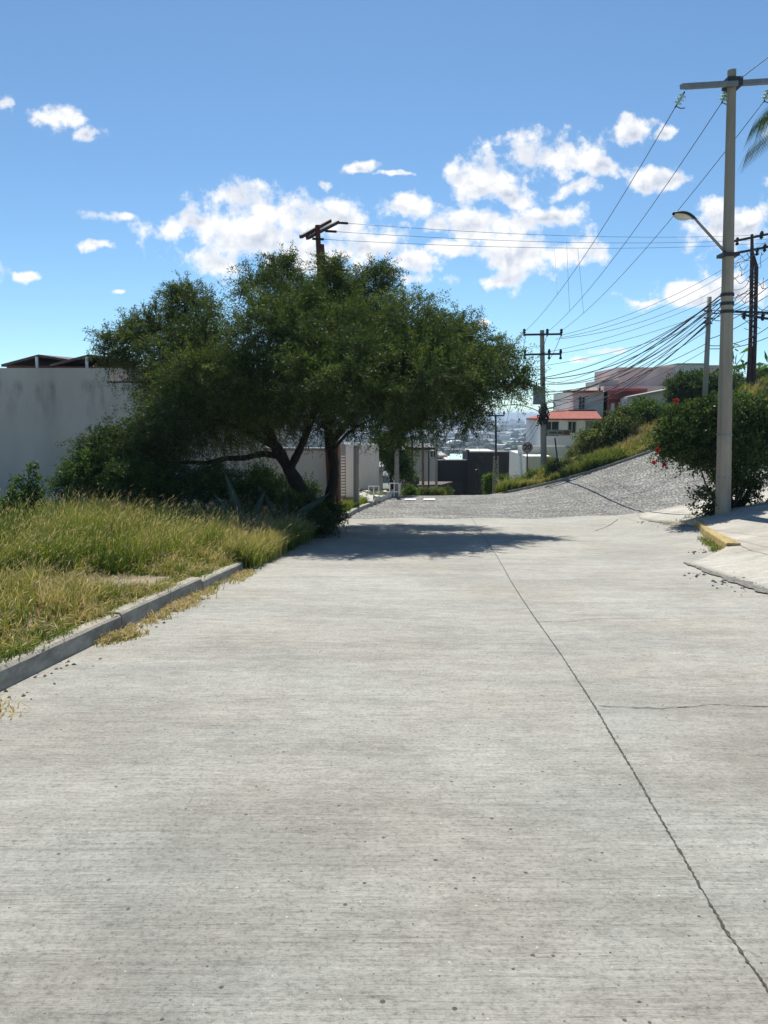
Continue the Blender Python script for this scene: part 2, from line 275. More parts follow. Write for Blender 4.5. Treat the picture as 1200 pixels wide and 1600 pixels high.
class MB:
    def __init__(s): s.v = []; s.f = []
    def add(s, vs, fs):
        o = len(s.v); s.v += [tuple(map(float, x)) for x in vs]; s.f += [tuple(i+o for i in f) for f in fs]; return s
    def box(s, a, b):
        x0, y0, z0 = a; x1, y1, z1 = b
        return s.add([(x0,y0,z0),(x1,y0,z0),(x1,y1,z0),(x0,y1,z0),(x0,y0,z1),(x1,y0,z1),(x1,y1,z1),(x0,y1,z1)], [(0,3,2,1),(4,5,6,7),(0,1,5,4),(1,2,6,5),(2,3,7,6),(3,0,4,7)])
    def bar(s, p, q, w, h, up=(0,0,1)):
        p = np.array(p, float); q = np.array(q, float); d = q-p; d /= np.linalg.norm(d)+1e-9
        u = np.array(up, float)
        if abs(u@d) > .98: u = np.array((0, 1, 0.))
        sd = np.cross(d, u); sd /= np.linalg.norm(sd); u = np.cross(sd, d)
        vs = [pt + sx*sd*w/2 + sz*u*h/2 for pt in (p, q) for (sx, sz) in ((-1,-1),(1,-1),(1,1),(-1,1))]
        return s.add(vs, [(3,2,1,0),(4,5,6,7),(0,1,5,4),(1,2,6,5),(2,3,7,6),(3,0,4,7)])
    def tube(s, pts, rad, k=8, cap=True):
        pts = [np.array(p, float) for p in pts]; n = len(pts)
        if isinstance(rad, (int, float)): rad = [rad]*n
        vs = []; ref = np.array((0, 0, 1.))
        d0 = pts[-1]-pts[0]
        if abs(d0[2]) > .8*np.linalg.norm(d0): ref = np.array((1., 0, 0))
        for i, p in enumerate(pts):
            d = pts[min(i+1, n-1)]-pts[max(i-1, 0)]; d /= np.linalg.norm(d)+1e-9
            a = np.cross(d, ref); a /= np.linalg.norm(a)+1e-9; b2 = np.cross(a, d)
            for j in range(k):
                t = 2*math.pi*j/k; vs.append(p+rad[i]*(math.cos(t)*a+math.sin(t)*b2))
        fs = [(i*k+j, i*k+(j+1)%k, (i+1)*k+(j+1)%k, (i+1)*k+j) for i in range(n-1) for j in range(k)]
        if cap: fs += [tuple(range(k))[::-1], tuple((n-1)*k+j for j in range(k))]
        return s.add(vs, fs)
    def lathe(s, c, prof, k=12, axis=(0, 0, 1)):
        ax = np.array(axis, float); ax /= np.linalg.norm(ax)
        pts = [np.array(c)+ax*h for r_, h in prof]
        a = np.cross(ax, (1, 0, 0) if abs(ax[0]) < .9 else (0, 1, 0)); a /= np.linalg.norm(a); b2 = np.cross(ax, a)
        vs = [p+r_*(math.cos(2*math.pi*j/k)*a+math.sin(2*math.pi*j/k)*b2) for p, (r_, h) in zip(pts, prof) for j in range(k)]
        n = len(prof)
        return s.add(vs, [(i*k+j, i*k+(j+1)%k, (i+1)*k+(j+1)%k, (i+1)*k+j) for i in range(n-1) for j in range(k)]+[tuple(range(k))[::-1], tuple((n-1)*k+j for j in range(k))])
    def build(s, name, mat, parent=None, base=None, smooth=False, bevel=0):
        off = org(parent) if parent is not None else (np.array(base) if base is not None else np.zeros(3))
        me = bpy.data.meshes.new(name); me.from_pydata([tuple(np.array(v)-off) for v in s.v], [], s.f); me.update()
        if smooth: me.polygons.foreach_set('use_smooth', [len(p.vertices) <= 4 for p in me.polygons])
        o = link(name, me, mat, parent, base)
        if bevel:
            md = o.modifiers.new('bevel', 'BEVEL'); md.width = bevel; md.segments = 2
        return o
# ------------------------------------------------------------ terrain
_ys = np.arange(-60, 9000, .5); _sl = np.interp(_ys, [-60, -30, -20, 23, 29, 41, 47, 150, 175, 420, 460], [0, 0, .0787, .0787, .058, .058, .21, .21, .06, .06, 0])
_zz = -np.cumsum(_sl)*.5; _zz -= np.interp(0, _ys, _zz)
def z0(y): return np.interp(y, _ys, _zz)
# control points: x, y, z of ground seen on the rising right-hand side
CP = []
for px, py, Y in [(1129,812,19),(997,804,25),(1082,785,27),(1200,768,27),(785,771,42),(860,756,40),(920,739,39),(1000,713,38),(1060,692,37.5),(1200,655,42),(848,735,45),(870,728,46),(800,768,46),(1105,640,47),(1175,606,50),(1030,668,44),(960,700,43),(1250,610,55),(1190,640,46)]:
    x, y, z = P(px, py, Y); CP.append((x, y, z-float(z0(y))))
for x, y, d in [(3,6,0),(4.9,9.7,0),(5.1,12.7,0),(5.6,15,0),(7.0,18,.03),(7.5,22,.05),(8,12,.35),(12,12,.7),(12,4,.6),(20,0,1.0),(25,12,2.2),(14,20,1.3),(20,22,2.1),(30,30,3.6),(40,50,5.5),(60,20,5),(45,0,3),(6,0,0),(6,-10,0),(20,-15,1.2)]: CP.append((x, y, d))
for y in list(range(-12, 46, 5)): CP += [(-1-.5, y, 0), (3.2, y, 0)]
for x in (-10, -25, -40): CP += [(x, y, 0) for y in (0, 15, 30, 50, 80)]
CP += [(4.5,25,0),(4.5,30,0),(5,36,0),(5.5,42,0.05),(5.5,48,0),(10,56,-.5),(16,58,0),(25,62,2.5),(40,75,4),(10,75,-1),(0,60,0),(0,75,0),(5,100,0),(-20,100,0),(30,110,0),(60,100,2),(80,60,6)]
CP = np.array(CP)
def _k(d2): return np.sqrt(d2+2.0)
_d = ((CP[:, None, :2]-CP[None, :, :2])**2).sum(-1); _A = _k(_d)+0*np.eye(len(CP))
_wt = np.linalg.solve(_A-1e-3*np.eye(len(CP)), CP[:, 2])
def T(x, y):
    x = np.asarray(x, float); y = np.asarray(y, float); sh = np.broadcast(x, y).shape
    xx = np.broadcast_to(x, sh).ravel(); yy_ = np.broadcast_to(y, sh).ravel(); out = np.zeros(len(xx))
    for i in range(0, len(xx), 40000):
        d2 = (xx[i:i+40000, None]-CP[None, :, 0])**2+(yy_[i:i+40000, None]-CP[None, :, 1])**2
        out[i:i+40000] = _k(d2)@_wt
    dist = np.maximum(np.maximum(np.abs(xx-5)-60, yy_-95), 0); fade = np.clip(1-dist/60, 0, 1)
    side = np.clip((-1.2-xx)/1.5, 0, 1); out = out*fade*(1-side)
    return (z0(yy_)+out).reshape(sh)
def Tz(x, y): return float(T(x, y))
def xk(y): return -2.78+.0735*(np.asarray(y, float)-5.36)+.06*np.clip(np.asarray(y, float)-29, 0, 16)      # left kerb line
def grid(name, X, Y, Z, mat, kind='structure', attr=None, smooth=True):
    r_, c_ = X.shape; V = np.stack([X, Y, Z], -1).reshape(-1, 3); I = np.arange(r_*c_).reshape(r_, c_)
    Q = np.stack([I[:-1, :-1], I[:-1, 1:], I[1:, 1:], I[1:, :-1]], -1).reshape(-1, 4)
    o = npmesh(name, V, Q, mat, attr=attr, smooth=smooth)
    if kind: o['kind'] = kind
    return o
def fbm(x, y, s=1.0, seed=0):
    o = 0; a = 1
    for k in range(4):
        f = s*2**k; o = o+a*np.sin(x*f*1.3+seed*3.1+1.7*np.sin(y*f*.9+k))*np.cos(y*f*1.1+seed*1.9+1.3*np.sin(x*f*.8-k)); a *= .5
    return o
# base ground reaching the horizon, kept below the paved sheets
gx = np.concatenate([-np.geomspace(9000, 70, 26), np.arange(-60, 75, 1.5), np.geomspace(85, 9000, 26)]); gy = np.concatenate([np.linspace(-60, -16, 8), np.arange(-14, 100, 1.2), np.geomspace(102, 8600, 90)])
X, Y = np.meshgrid(gx, gy); Z = T(X, Y)
near = np.clip(1-np.maximum(Y-80, 0)/30, 0, 1); drop = .28*near*((X > xk(Y)-.3) & (X < 40)) + .05
far_bank = (X > 7.5) & (Y > 43) & (Y < 95); drop = np.where(far_bank, .02, drop)
Z = Z-drop
g = grid('ground', X, Y, Z, M['plain'])
# left lot of bare earth (verge) at kerb-top height
ys = np.arange(-14, 80.1, .5); U = np.linspace(0, 1, 70)
X = (xk(ys)[:, None]-.16)-U[None, :]**1.3*42; Y = np.repeat(ys[:, None], 70, 1)
Z = T(X, Y)+.15+.05*fbm(X, Y, .8)*np.clip(U*12, 0, 1)
grid('dirt_lot', X, Y, Z, M['dirt'])
# main concrete road
def xr(y):   # right edge
    return np.interp(y, [-14, 9.66, 12.68, 13.71, 15.41, 17.46, 18.49, 20.8, 23.4, 25.0, 25.6], [4.95, 5.13, 5.28, 6.44, 6.97, 7.6, 7.93, 8.05, 8.2, 8.68, 8.8])
ys = np.arange(-14, 25.61, .3); U = np.linspace(0, 1, 50)
X = xk(ys)[:, None]*(1-U)+xr(ys)[:, None]*U; Y = np.repeat(ys[:, None], 50, 1); Y = Y+np.clip((Y-24)/1.6, 0, 1)*.25*np.sin(X*2.1)
grid('concrete_road', X, Y, T(X, Y)+.004, M['road'])
# cobbled streets
xa = 6.7; ys = np.arange(25.2, 84, .35); U = np.linspace(0, 1, 26)
xl = xk(np.minimum(ys, 48))
X = xl[:, None]*(1-U)+xa*U; Y = np.repeat(ys[:, None], 26, 1); cob = lambda x, y: .012*fbm(x, y, 6.0, 3)
Zc = T(X, Y)-.012+cob(X, Y); grid('cobbled_street', X, Y, Zc, M['cobble'])
xs = np.arange(xa, 42, .35); yn = np.interp(xs, [xa, 8.7, 9.6, 11.3, 14, 20, 42], [25.2, 25.0, 25.6, 27, 27.4, 29, 36]); yf = np.interp(xs, [xa, 9, 10.8, 13.2, 14.9, 18, 24, 42], [42, 40, 39, 38, 37.5, 38, 41, 52])
U = np.linspace(0, 1, 44); X = np.repeat(xs[:, None], 44, 1); Y = yn[:, None]*(1-U)+yf[:, None]*U
grid('cobbled_side_street', X, Y, T(X, Y)-.012+cob(X, Y), M['cobble'])
# far bank (earth and grass slope beyond the side street)
yb = np.interp(xs, [xa, 9, 10.8, 13.2, 14.9, 18, 24, 42], [42, 40, 39, 38, 37.5, 38, 41, 52])+.18
U = np.linspace(0, 1, 26); X = np.repeat(xs[:, None], 26, 1); Y = yb[:, None]+U*(22)
Z = T(X, Y)+(.12+.10*fbm(X, Y, .7, 2))*np.clip(U*8, 0, 1)*np.clip((X-xa)/1.2, 0, 1)-.02; grid('earth_bank', X, Y, Z, M['slope'])
# right sidewalk corner + driveway apron
def walk_grid():
    ys = np.arange(8.6, 27.6, .2); ed = np.interp(ys, [8.6, 9.66, 12.68, 13.71, 15.41, 17.46, 18.49, 20.8, 23.4, 25.0, 27.6], [5.08, 5.13, 5.28, 6.45, 6.98, 7.61, 7.94, 8.05, 8.2, 8.6, 12.5])
    U = np.concatenate([[0], np.linspace(.004, 1, 40)**1.2]); X = ed[:, None]+U*14; Y = np.repeat(ys[:, None], len(U), 1)
    Y = np.minimum(Y, np.interp(X, [8.7, 9.6, 11.3, 14, 20, 42], [25.0, 25.5, 26.9, 27.3, 28.9, 36]))
    lift = np.interp(Y, [8.6, 13.0, 14.0, 18.4, 20.5, 27], [.012, .02, .15, .15, .05, .02]); lift = lift+np.clip(14-Y, 0, 1)*np.clip((X-ed[:, None])/3, 0, 1)*.13
    lift = lift+np.where(Y > 18.6, np.clip((X-ed[:, None])/1.2, 0, 1)*.08, 0)
    Z = T(X, Y)+lift; Z[:, 0] = T(X[:, 0], Y[:, 0])-.12; X[:, 0] += .06; return X, Y, Z
Xw, Yw, Zw = walk_grid(); grid('sidewalk', Xw, Yw, Zw, M['walk'])
X2 = np.array([[4.95, 12.0]]*40); 
ys = np.arange(-14, 8.7, .4); X = np.linspace(5.0, 14, 14)[None, :]+0*ys[:, None]; Y = np.repeat(ys[:, None], 14, 1); grid('near_sidewalk', X, Y, T(X, Y)+.012+.12*np.clip((X-5)/3, 0, 1), M['walk'])

# ------------------------------------------------------------ kerbs
def kerb_strip(name, pts, w, h, mat, label, cat, seg=3.0, group=None, side=-1, jitter=.006):
    """pts: polyline (x,y); kerb stones of length seg, each a little out of line, as one kerb"""
    mb = MB(); pts = np.array(pts, float); d = np.r_[0, np.cumsum(np.hypot(*np.diff(pts, axis=0).T))]
    n = int(d[-1]/seg)+1; cuts = np.linspace(0, d[-1], n+1); base = (*pts[0], Tz(*pts[0]))
    for i in range(n):
        a, b2 = cuts[i]+.008, cuts[i+1]-.008; ss = np.linspace(a, b2, 7); px = np.interp(ss, d, pts[:, 0]); py = np.interp(ss, d, pts[:, 1])
        j = random.uniform(-jitter, jitter); jz = random.uniform(-jitter, jitter)*1.5; vs = []
        for q in range(7):
            t = np.array((px[min(q+1, 6)]-px[max(q-1, 0)], py[min(q+1, 6)]-py[max(q-1, 0)])); t /= np.linalg.norm(t); nr = np.array((-t[1], t[0]))*(-side)
            zb = Tz(px[q], py[q]); o = np.array((px[q], py[q]))+nr*j
            c = .014+random.uniform(0, .008)
            for off, zz_ in ((0, -.1), (0.012, h-c-.005), (c+.014, h), (w, h), (w, -.1)):
                vs.append((*(o+nr*off), zb+zz_+(jz if zz_ > 0 else 0)))
        fs = [(q*5+k, q*5+k+1, (q+1)*5+k+1, (q+1)*5+k) for q in range(6) for k in range(4)]+[(0, 1, 2, 3, 4), tuple(30+k for k in (4, 3, 2, 1, 0))]
        mb.add(vs, fs)
    o = mb.build(name, mat, base=base); return tag(o, label, cat, group)
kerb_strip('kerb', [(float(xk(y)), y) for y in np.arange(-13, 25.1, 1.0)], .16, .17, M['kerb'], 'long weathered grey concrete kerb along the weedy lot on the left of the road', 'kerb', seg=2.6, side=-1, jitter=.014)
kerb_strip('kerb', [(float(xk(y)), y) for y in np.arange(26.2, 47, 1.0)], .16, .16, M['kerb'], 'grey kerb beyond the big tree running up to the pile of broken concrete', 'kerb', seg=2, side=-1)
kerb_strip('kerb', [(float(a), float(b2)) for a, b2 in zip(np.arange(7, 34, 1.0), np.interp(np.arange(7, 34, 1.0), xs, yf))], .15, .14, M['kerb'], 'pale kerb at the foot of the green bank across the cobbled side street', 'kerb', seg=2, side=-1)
ky = kerb_strip('kerb', [(6.45, 13.75), (6.97, 15.41), (7.6, 17.46), (7.93, 18.49), (8.0, 19.0)], .26, .18, M['yellow'], 'short yellow painted kerb at the sidewalk corner near the tall concrete pole', 'kerb', seg=5, side=1)

# ------------------------------------------------------------ joints and cracks: thin ragged ribbons 4 mm above the slab
def ribbon(name, pts, w, mat, z=.008, wob=.02, rag=.5, step=.035, seed=1, rot=None):
    rg = np.random.default_rng(seed); pts = np.array(pts, float); d = np.r_[0, np.cumsum(np.hypot(*np.diff(pts, axis=0).T))]
    ss = np.arange(0, d[-1], step); x = np.interp(ss, d, pts[:, 0]); y = np.interp(ss, d, pts[:, 1])
    t = np.stack([np.gradient(x), np.gradient(y)], 1); t /= np.linalg.norm(t, axis=1)[:, None]; nr = np.stack([-t[:, 1], t[:, 0]], 1)
    ww = np.interp(ss, np.linspace(0, d[-1], len(w)), w) if hasattr(w, '__len__') else np.full(len(ss), w)
    wb = np.cumsum(rg.normal(0, 1, len(ss))); wb -= np.interp(ss, [0, d[-1]], [wb[0], wb[-1]]); wb = wob*wb/(np.abs(wb).max()+1e-6)
    sm = lambda v: np.convolve(np.r_[v[:2], v, v[-2:]], np.ones(5)/5, 'valid') if np.max(ww) > .05 else v
    a = ww*(.5+rag*rg.uniform(-.5, 1, len(ss))); b2 = ww*(.5+rag*rg.uniform(-.5, 1, len(ss)))
    a, b2 = sm(a), sm(b2); Lx = x+nr[:, 0]*(wb+a); Ly = y+nr[:, 1]*(wb+a); Rx = x+nr[:, 0]*(wb-b2); Ry = y+nr[:, 1]*(wb-b2)
    Xr = np.stack([Lx, Rx], 1); Yr = np.stack([Ly, Ry], 1)
    o = grid(name, Xr, Yr, T(Xr, Yr)+z, mat); return o
def G(px, py, dz=0):  # where the pixel's ray meets the ground
    a, b, c = ray(px, py); lo, hi = 2.0, 80.0
    ysx = np.linspace(2, 80, 1600); h = EYE+c/b*ysx-T(a/b*ysx, ysx)-dz; i = np.argmax(h < 0)
    return (a/b*ysx[i], ysx[i])
jp = [G(1215,1610), G(1130,1455), G(1040,1300), G(985,1205), G(930,1110), G(880,1030), G(835,965), G(800,912), G(775,868), G(750,830), G(735,806)]
jp = [tuple(np.array(jp[0])+(np.array(jp[0])-np.array(jp[1]))*3)]+jp
ribbon('road_joint', jp, .0065, M['crack'], wob=.004, rag=.9, seed=3, step=.012)
ribbon('road_crack', [G(935,1106), G(985,1108), G(1040,1112), G(1110,1104), G(1200,1107), G(1260,1105)], .005, M['crack'], wob=.03, rag=.95, seed=5)
ribbon('road_crack', [G(835,972), G(880,973), G(950,968), G(1010,967)], .004, M['crack'], wob=.03, rag=.95, seed=6)
ribbon('road_crack', [G(930,830), G(950,822), G(965,812)], .02, M['crack'], wob=.03, rag=.9, seed=7)
0 and ribbon('road_crack', [G(640,1308), G(720,1312), G(860,1322), G(940,1328), G(1020,1322)], .005, M['crack'], wob=.05, rag=.95, seed=8)
0 and ribbon('road_crack', [G(400,1448), G(520,1442), G(600,1452), G(680,1446)], .004, M['crack'], wob=.04, rag=.95, seed=18)
ribbon('crumbled_edge', [G(1068,880), G(1090,888), G(1112,898), G(1142,905), G(1150,910), G(1168,914), G(1205,928), G(1260,945)], [.02, .07, .09, .07, .16, .11, .18, .2], M['crumble'], z=.022, wob=.05, rag=.7, seed=9)
ribbon('crumbled_edge', [G(998,806), G(1010,812), G(1022,815), G(1034,817)], [.03, .09, .11, .04], M['crumble'], z=.02, wob=.05, rag=.7, seed=10)
ribbon('road_crack', [G(1128,842, .15), G(1160,850, .15), G(1200,860, .15), G(1260,876, .15)], .012, M['crack'], z=.2, wob=.02, rag=.5, seed=11)
# white painted dashes at the crest
for px in (640, 670):
    a = G(px-9, 782); b2 = G(px+9, 782); X = np.array([[a[0], b2[0]], [a[0]+.1, b2[0]+.1]]); Y = np.array([[a[1]-.1, b2[1]-.1], [a[1]+1.0, b2[1]+1.0]])
    grid('painted_marking', X, Y, T(X, Y)+.03, M['paint'])
# small stones scattered on the road
def rocks(name, pts, sz, mat, base, zoff=0, label=None, cat=None, kind=None):
    mb = MB()
    for (x, y) in pts:
        s = random.uniform(*sz); c = np.array((x, y, Tz(x, y)+zoff+s*.3)); a = random.random()*6.3
        vs = []
        for (dx, dy, dz) in ((1,0,0),(0,1,0),(-1,0,0),(0,-1,0),(0,0,.8),(0,0,-.5),(.6,.6,.4),(-.6,.5,.4),(-.5,-.6,.3),(.6,-.6,.35)):
            k = random.uniform(.75, 1.2); vs.append(c+s*k*np.array((dx*math.cos(a)-dy*math.sin(a)*.8, dx*math.sin(a)+dy*math.cos(a)*.8, dz)))
        mb.add(vs, [(0,6,4),(6,1,4),(1,7,4),(7,2,4),(2,8,4),(8,3,4),(3,9,4),(9,0,4),(0,1,6),(1,2,7),(2,3,8),(3,0,9),(0,5,1),(1,5,2),(2,5,3),(3,5,0)])
    return tag(mb.build(name, mat, base=base), label, cat, kind=kind)
pp = [(random.uniform(-2.4, 4.8), 2.2+22*random.random()**1.6) for _ in range(420)]
rocks('grit', pp, (.002, .007), M['crumble'], (0, 5, -.4), label='fine dark grit and pebbles scattered over the concrete road', cat='grit', kind='stuff')
pp = [(float(xk(y))+abs(random.gauss(0, .12))+.02, y) for y in np.random.default_rng(2).uniform(4, 22, 260)]
rocks('gutter_debris', pp, (.006, .022), M['dirt'], (-2, 10, -.8), label='crumbs of soil and stones lying along the foot of the left kerb', cat='debris', kind='stuff')

# ------------------------------------------------------------ plants
def unit(v): return v/(np.linalg.norm(v, axis=-1, keepdims=True)+1e-9)
def twiggy(clumps, ntw, tl, nleaf, ll, lw, droop=.25, up=.3, inner=.75, seed=0, flat=0, spread=.6, wood=True):
    """clumps: (cx,cy,cz,rx,ry,rz,weight). returns leaf V,Q,rnd and twig V,Q"""
    rg = np.random.default_rng(seed); cl = np.array([c[:6] for c in clumps], float); wt = np.array([c[6] if len(c) > 6 else c[3]*c[5] for c in clumps], float)
    tone = rg.uniform(-.2, .2, len(cl)); ci = rg.choice(len(cl), ntw, p=wt/wt.sum()); c = cl[ci]
    dr = unit(rg.normal(0, 1, (ntw, 3))); rr = rg.uniform(0, 1, (ntw, 1))**(1/2.2)*inner
    p0 = c[:, :3]+c[:, 3:6]*dr*rr
    d = unit(dr*.9+rg.normal(0, spread, (ntw, 3))+np.array((0, 0, up))); L = rg.uniform(tl[0], tl[1], (ntw, 1))
    side = unit(np.cross(d, rg.normal(0, 1, (ntw, 3))))
    def at(t): return p0[:, None, :]+d[:, None, :]*L[:, None, :]*t[..., None]+side[:, None, :]*(L[:, None, :]*.22)*(t[..., None]**2)-np.array((0, 0, 1.))*droop*L[:, None, :]*(t[..., None]**2)
    t = rg.uniform(.08, 1, (ntw, nleaf)); a = at(t)+rg.normal(0, ll*.45, (ntw, nleaf, 3))
    ax = unit(d[:, None, :]*.5+rg.normal(0, .75, (ntw, nleaf, 3))-np.array((0, 0, .12)))
    wv = unit(np.cross(ax, rg.normal(0, 1, (ntw, nleaf, 3))+np.array((0, 0, flat))))
    ls = ll*rg.uniform(.6, 1.25, (ntw, nleaf, 1)); ws = lw*rg.uniform(.7, 1.2, (ntw, nleaf, 1))
    V = np.stack([a, a+ax*ls*.45+wv*ws/2, a+ax*ls, a+ax*ls*.45-wv*ws/2], 2).reshape(-1, 3)
    n = ntw*nleaf; Q = np.arange(n*4).reshape(-1, 4)
    tw_t = rg.normal(0, .12, (ntw, 1))
    rnd = np.clip(.42+tone[ci][:, None]+tw_t+rg.normal(0, .17, (ntw, nleaf)), 0, 1); rnd = np.repeat(rnd.ravel(), 4)
    if not wood: return V, Q, rnd, None, None
    ts = np.repeat(np.linspace(0, 1, 4)[None], ntw, 0); pt = at(ts); rad = np.array((.009, .007, .005, .002))*(.6+ll*3)
    s2 = unit(np.cross(d, side)); tri = []
    for k in range(3):
        th = 2*math.pi*k/3; tri.append(pt+(math.cos(th)*side+math.sin(th)*s2)[:, None, :]*rad[None, :, None])
    TV = np.stack(tri, 2); b = np.arange(ntw)[:, None, None]*12+np.arange(3)[None, :, None]*3; j = np.arange(3)[None, None, :]; jn = (j+1) % 3
    TQ = np.stack([b+j, b+jn, b+3+jn, b+3+j], -1).reshape(-1, 4)
    return V, Q, rnd, TV.reshape(-1, 3), TQ
def bez(p, q, sag=0, n=8, wob=.0, rg=random):
    p = np.array(p, float); q = np.array(q, float); out = []
    w1 = np.array([rg.uniform(-wob, wob) for _ in range(3)]); w2 = np.array([rg.uniform(-wob, wob) for _ in range(3)])
    for i in range(n):
        t = i/(n-1); out.append(p*(1-t)+q*t+np.array((0, 0, 4*sag*t*(1-t)))+w1*math.sin(math.pi*t)+w2*math.sin(2*math.pi*t))
    return out
def plant(name, label, cat, base, clumps, leafmat_, ntw, tl, nleaf, ll, lw, group=None, stems=5, srad=.03, flowers=0, fmat=None, fl_pts=None, seed=0, barkm='twig', crownname='crown', stemname='stem', **kw):
    root = thing(name, base, label, cat, group)
    V, Q, rn, TV, TQ = twiggy(clumps, ntw, tl, nleaf, ll, lw, seed=seed, **kw)
    cr = npmesh(crownname, V, Q, leafmat_, root, attr=rn)
    mb = MB()
    if TV is not None: mb.v = [tuple(v) for v in TV.tolist()]; mb.f = [tuple(f) for f in TQ.tolist()]
    rr = random.Random(seed)
    order = [clumps[i % len(clumps)] for i in range(stems)]
    for c in order:
        q = np.array(c[:3])+np.array([rr.uniform(-.5, .5)*c[3+k] for k in range(3)]); b0 = np.array(base)+np.array((rr.uniform(-.1, .1), rr.uniform(-.1, .1), -.05))
        pts = bez(b0, q, sag=.1*np.linalg.norm(q-b0)*.3, n=8, wob=.06*np.linalg.norm(q-b0), rg=rr); mb.tube(pts, [srad*(1-.75*i/7) for i in range(8)], 6)
    mb.build(stemname, M[barkm], root)
    if fl_pts:
        rg = np.random.default_rng(seed+5); Vs = []; k = 0
        for (x, y, z, r_) in fl_pts:
            nn = 22; c = np.array((x, y, z))+rg.normal(0, min(r_, .07)*.5, (nn, 3)); a1 = unit(rg.normal(0, 1, (nn, 3))); a2 = unit(np.cross(a1, rg.normal(0, 1, (nn, 3)))); s = .045
            Vs.append(np.stack([c-a1*s, c+a2*s*.7, c+a1*s, c-a2*s*.7], 1).reshape(-1, 3))
        for Vf in Vs:
            npmesh('flower_cluster', Vf, np.arange(len(Vf)).reshape(-1, 4), M['flower'], root, attr=rg.uniform(0, 1, len(Vf)))
    return root
def C(px, py, Y, rpx, rpy, ry=None, w=None):
    x, y, z = P(px, py, Y); k = Y/FP; rx, rz = rpx*k, rpy*k
    r_ = (x, y, z, rx, ry if ry else (rx+rz)/2, rz); return r_+((w,) if w else ())
# --- the big tree
tb = P(503, 806, 22.0); tb = (tb[0], 22.0, Tz(tb[0], 22)+.13)
tree = thing('mesquite_tree', tb, 'broad dark mesquite tree with feathery crown leaning over the road', 'tree')
crown = [C(298,484,23.5,52,32,1.0), C(245,520,24,62,42,1.2), C(205,535,23,38,28,.8), C(320,525,21,48,40,1.3), C(412,448,23,46,30,1.1), C(455,480,21,60,52,1.5), C(530,462,23,56,38,1.4), C(580,462,24,44,34,1.3), C(505,500,25,90,70,2.0),
 C(420,520,19,80,60,1.2), C(330,590,19.5,95,50,1.4), C(280,640,19.5,78,48,1.3), C(230,690,20,65,36,1.2), C(190,715,20.5,48,32,1.0), C(350,660,21,90,50,1.6), C(420,600,19,90,62,1.4), C(300,560,22,90,50,1.6), C(260,600,23,60,40,1.4),
 C(500,560,18.5,85,60,1.2), C(540,520,20,80,55,1.4), C(600,512,22,58,42,1.6), C(640,500,20,55,40,1.3), C(692,522,21,52,34,1.5), C(720,535,22,55,40,1.5), C(660,560,19,80,56,1.5), C(735,575,20,50,40,1.4), C(765,580,21.5,40,34,1.2), C(785,550,22,24,20,.7), C(795,600,21,22,16,.7), C(740,610,20,52,26,1.1),
 C(600,590,19,80,60,1.5), C(690,620,20.5,62,34,1.4), C(640,640,21,66,30,1.4), C(560,640,21,80,40,1.8), C(480,640,22,80,36,1.8), C(600,560,25,95,60,1.6), C(680,560,25,70,45,1.4), C(400,640,23,80,35,1.6),
 C(725,650,19.8,30,22,.8,.35), C(810,585,21.3,14,14,.5,.2), C(640,665,20,30,26,.8,.4), C(520,422,22.5,12,16,.5,.35), C(442,420,22.5,22,14,.6,.4), C(285,458,23.5,18,12,.6,.3), C(592,432,23.5,16,14,.5,.3), C(175,545,23,20,24,.6,.3), C(560,560,17.6,50,30,.9), C(640,570,17.8,45,28,.9), C(480,590,17.5,50,34,.9), C(600,620,17.0,44,24,.8), C(540,600,16.8,44,26,.8), C(660,600,17.2,40,24,.8), C(700,580,18.3,40,26,.9), C(170,690,20.5,30,26,.8), C(150,735,20.5,26,24,.7,.5), C(205,745,19.6,44,26,.9), C(250,705,19.6,50,30,.9), C(230,730,20,50,26,.9)]
crown = [c if len(c) > 6 else (*c, (c[3]*c[5])**.9) for c in crown]
V, Q, rn, TV, TQ = twiggy(crown, 12500, (.35, .95), 50, .088, .024, droop=.35, up=.22, inner=.74, seed=4, spread=.55)
npmesh('crown', V, Q, M['leaf_mesq'], tree, attr=rn)
npmesh('twigs', TV, TQ, M['twig'], tree)
def limb(pp, r0, r1, nm='limb'):
    pts = [np.array(P(*p)) for p in pp]; pts[0][2] = min(pts[0][2], pts[0][2])
    d = np.r_[0, np.cumsum([np.linalg.norm(b-a) for a, b in zip(pts[:-1], pts[1:])])]; ss = np.linspace(0, d[-1], len(pp)*5)
    A = np.array(pts); xs_ = [np.interp(ss, d, A[:, k]) for k in range(3)]; Pm = np.stack(xs_, 1)
    for _ in range(3): Pm[1:-1] = (Pm[:-2]+2*Pm[1:-1]+Pm[2:])/4
    rg = np.random.default_rng(int(pp[0][0]*7+pp[-1][0])); rad = np.interp(ss, [0, d[-1]], [r0, r1])*(1+rg.normal(0, .06, len(ss)))
    MB().tube(list(Pm), list(rad), 9).build(nm, M['bark'], tree, smooth=True); return Pm
nodes = []
t1 = limb([(500,820,22), (488,790,22), (470,765,21.9), (452,735,21.8), (432,700,21.7), (410,660,21.6), (395,610,21.8), (380,540,22)], .24, .07, 'trunk')
t2 = limb([(503,820,22), (512,785,22), (522,755,22.1), (522,720,22.1), (512,680,22.2), (515,620,22.3), (525,540,22.4), (530,470,22.6)], .19, .05, 'trunk')
nodes += list(t1[14:])+list(t2[12:])
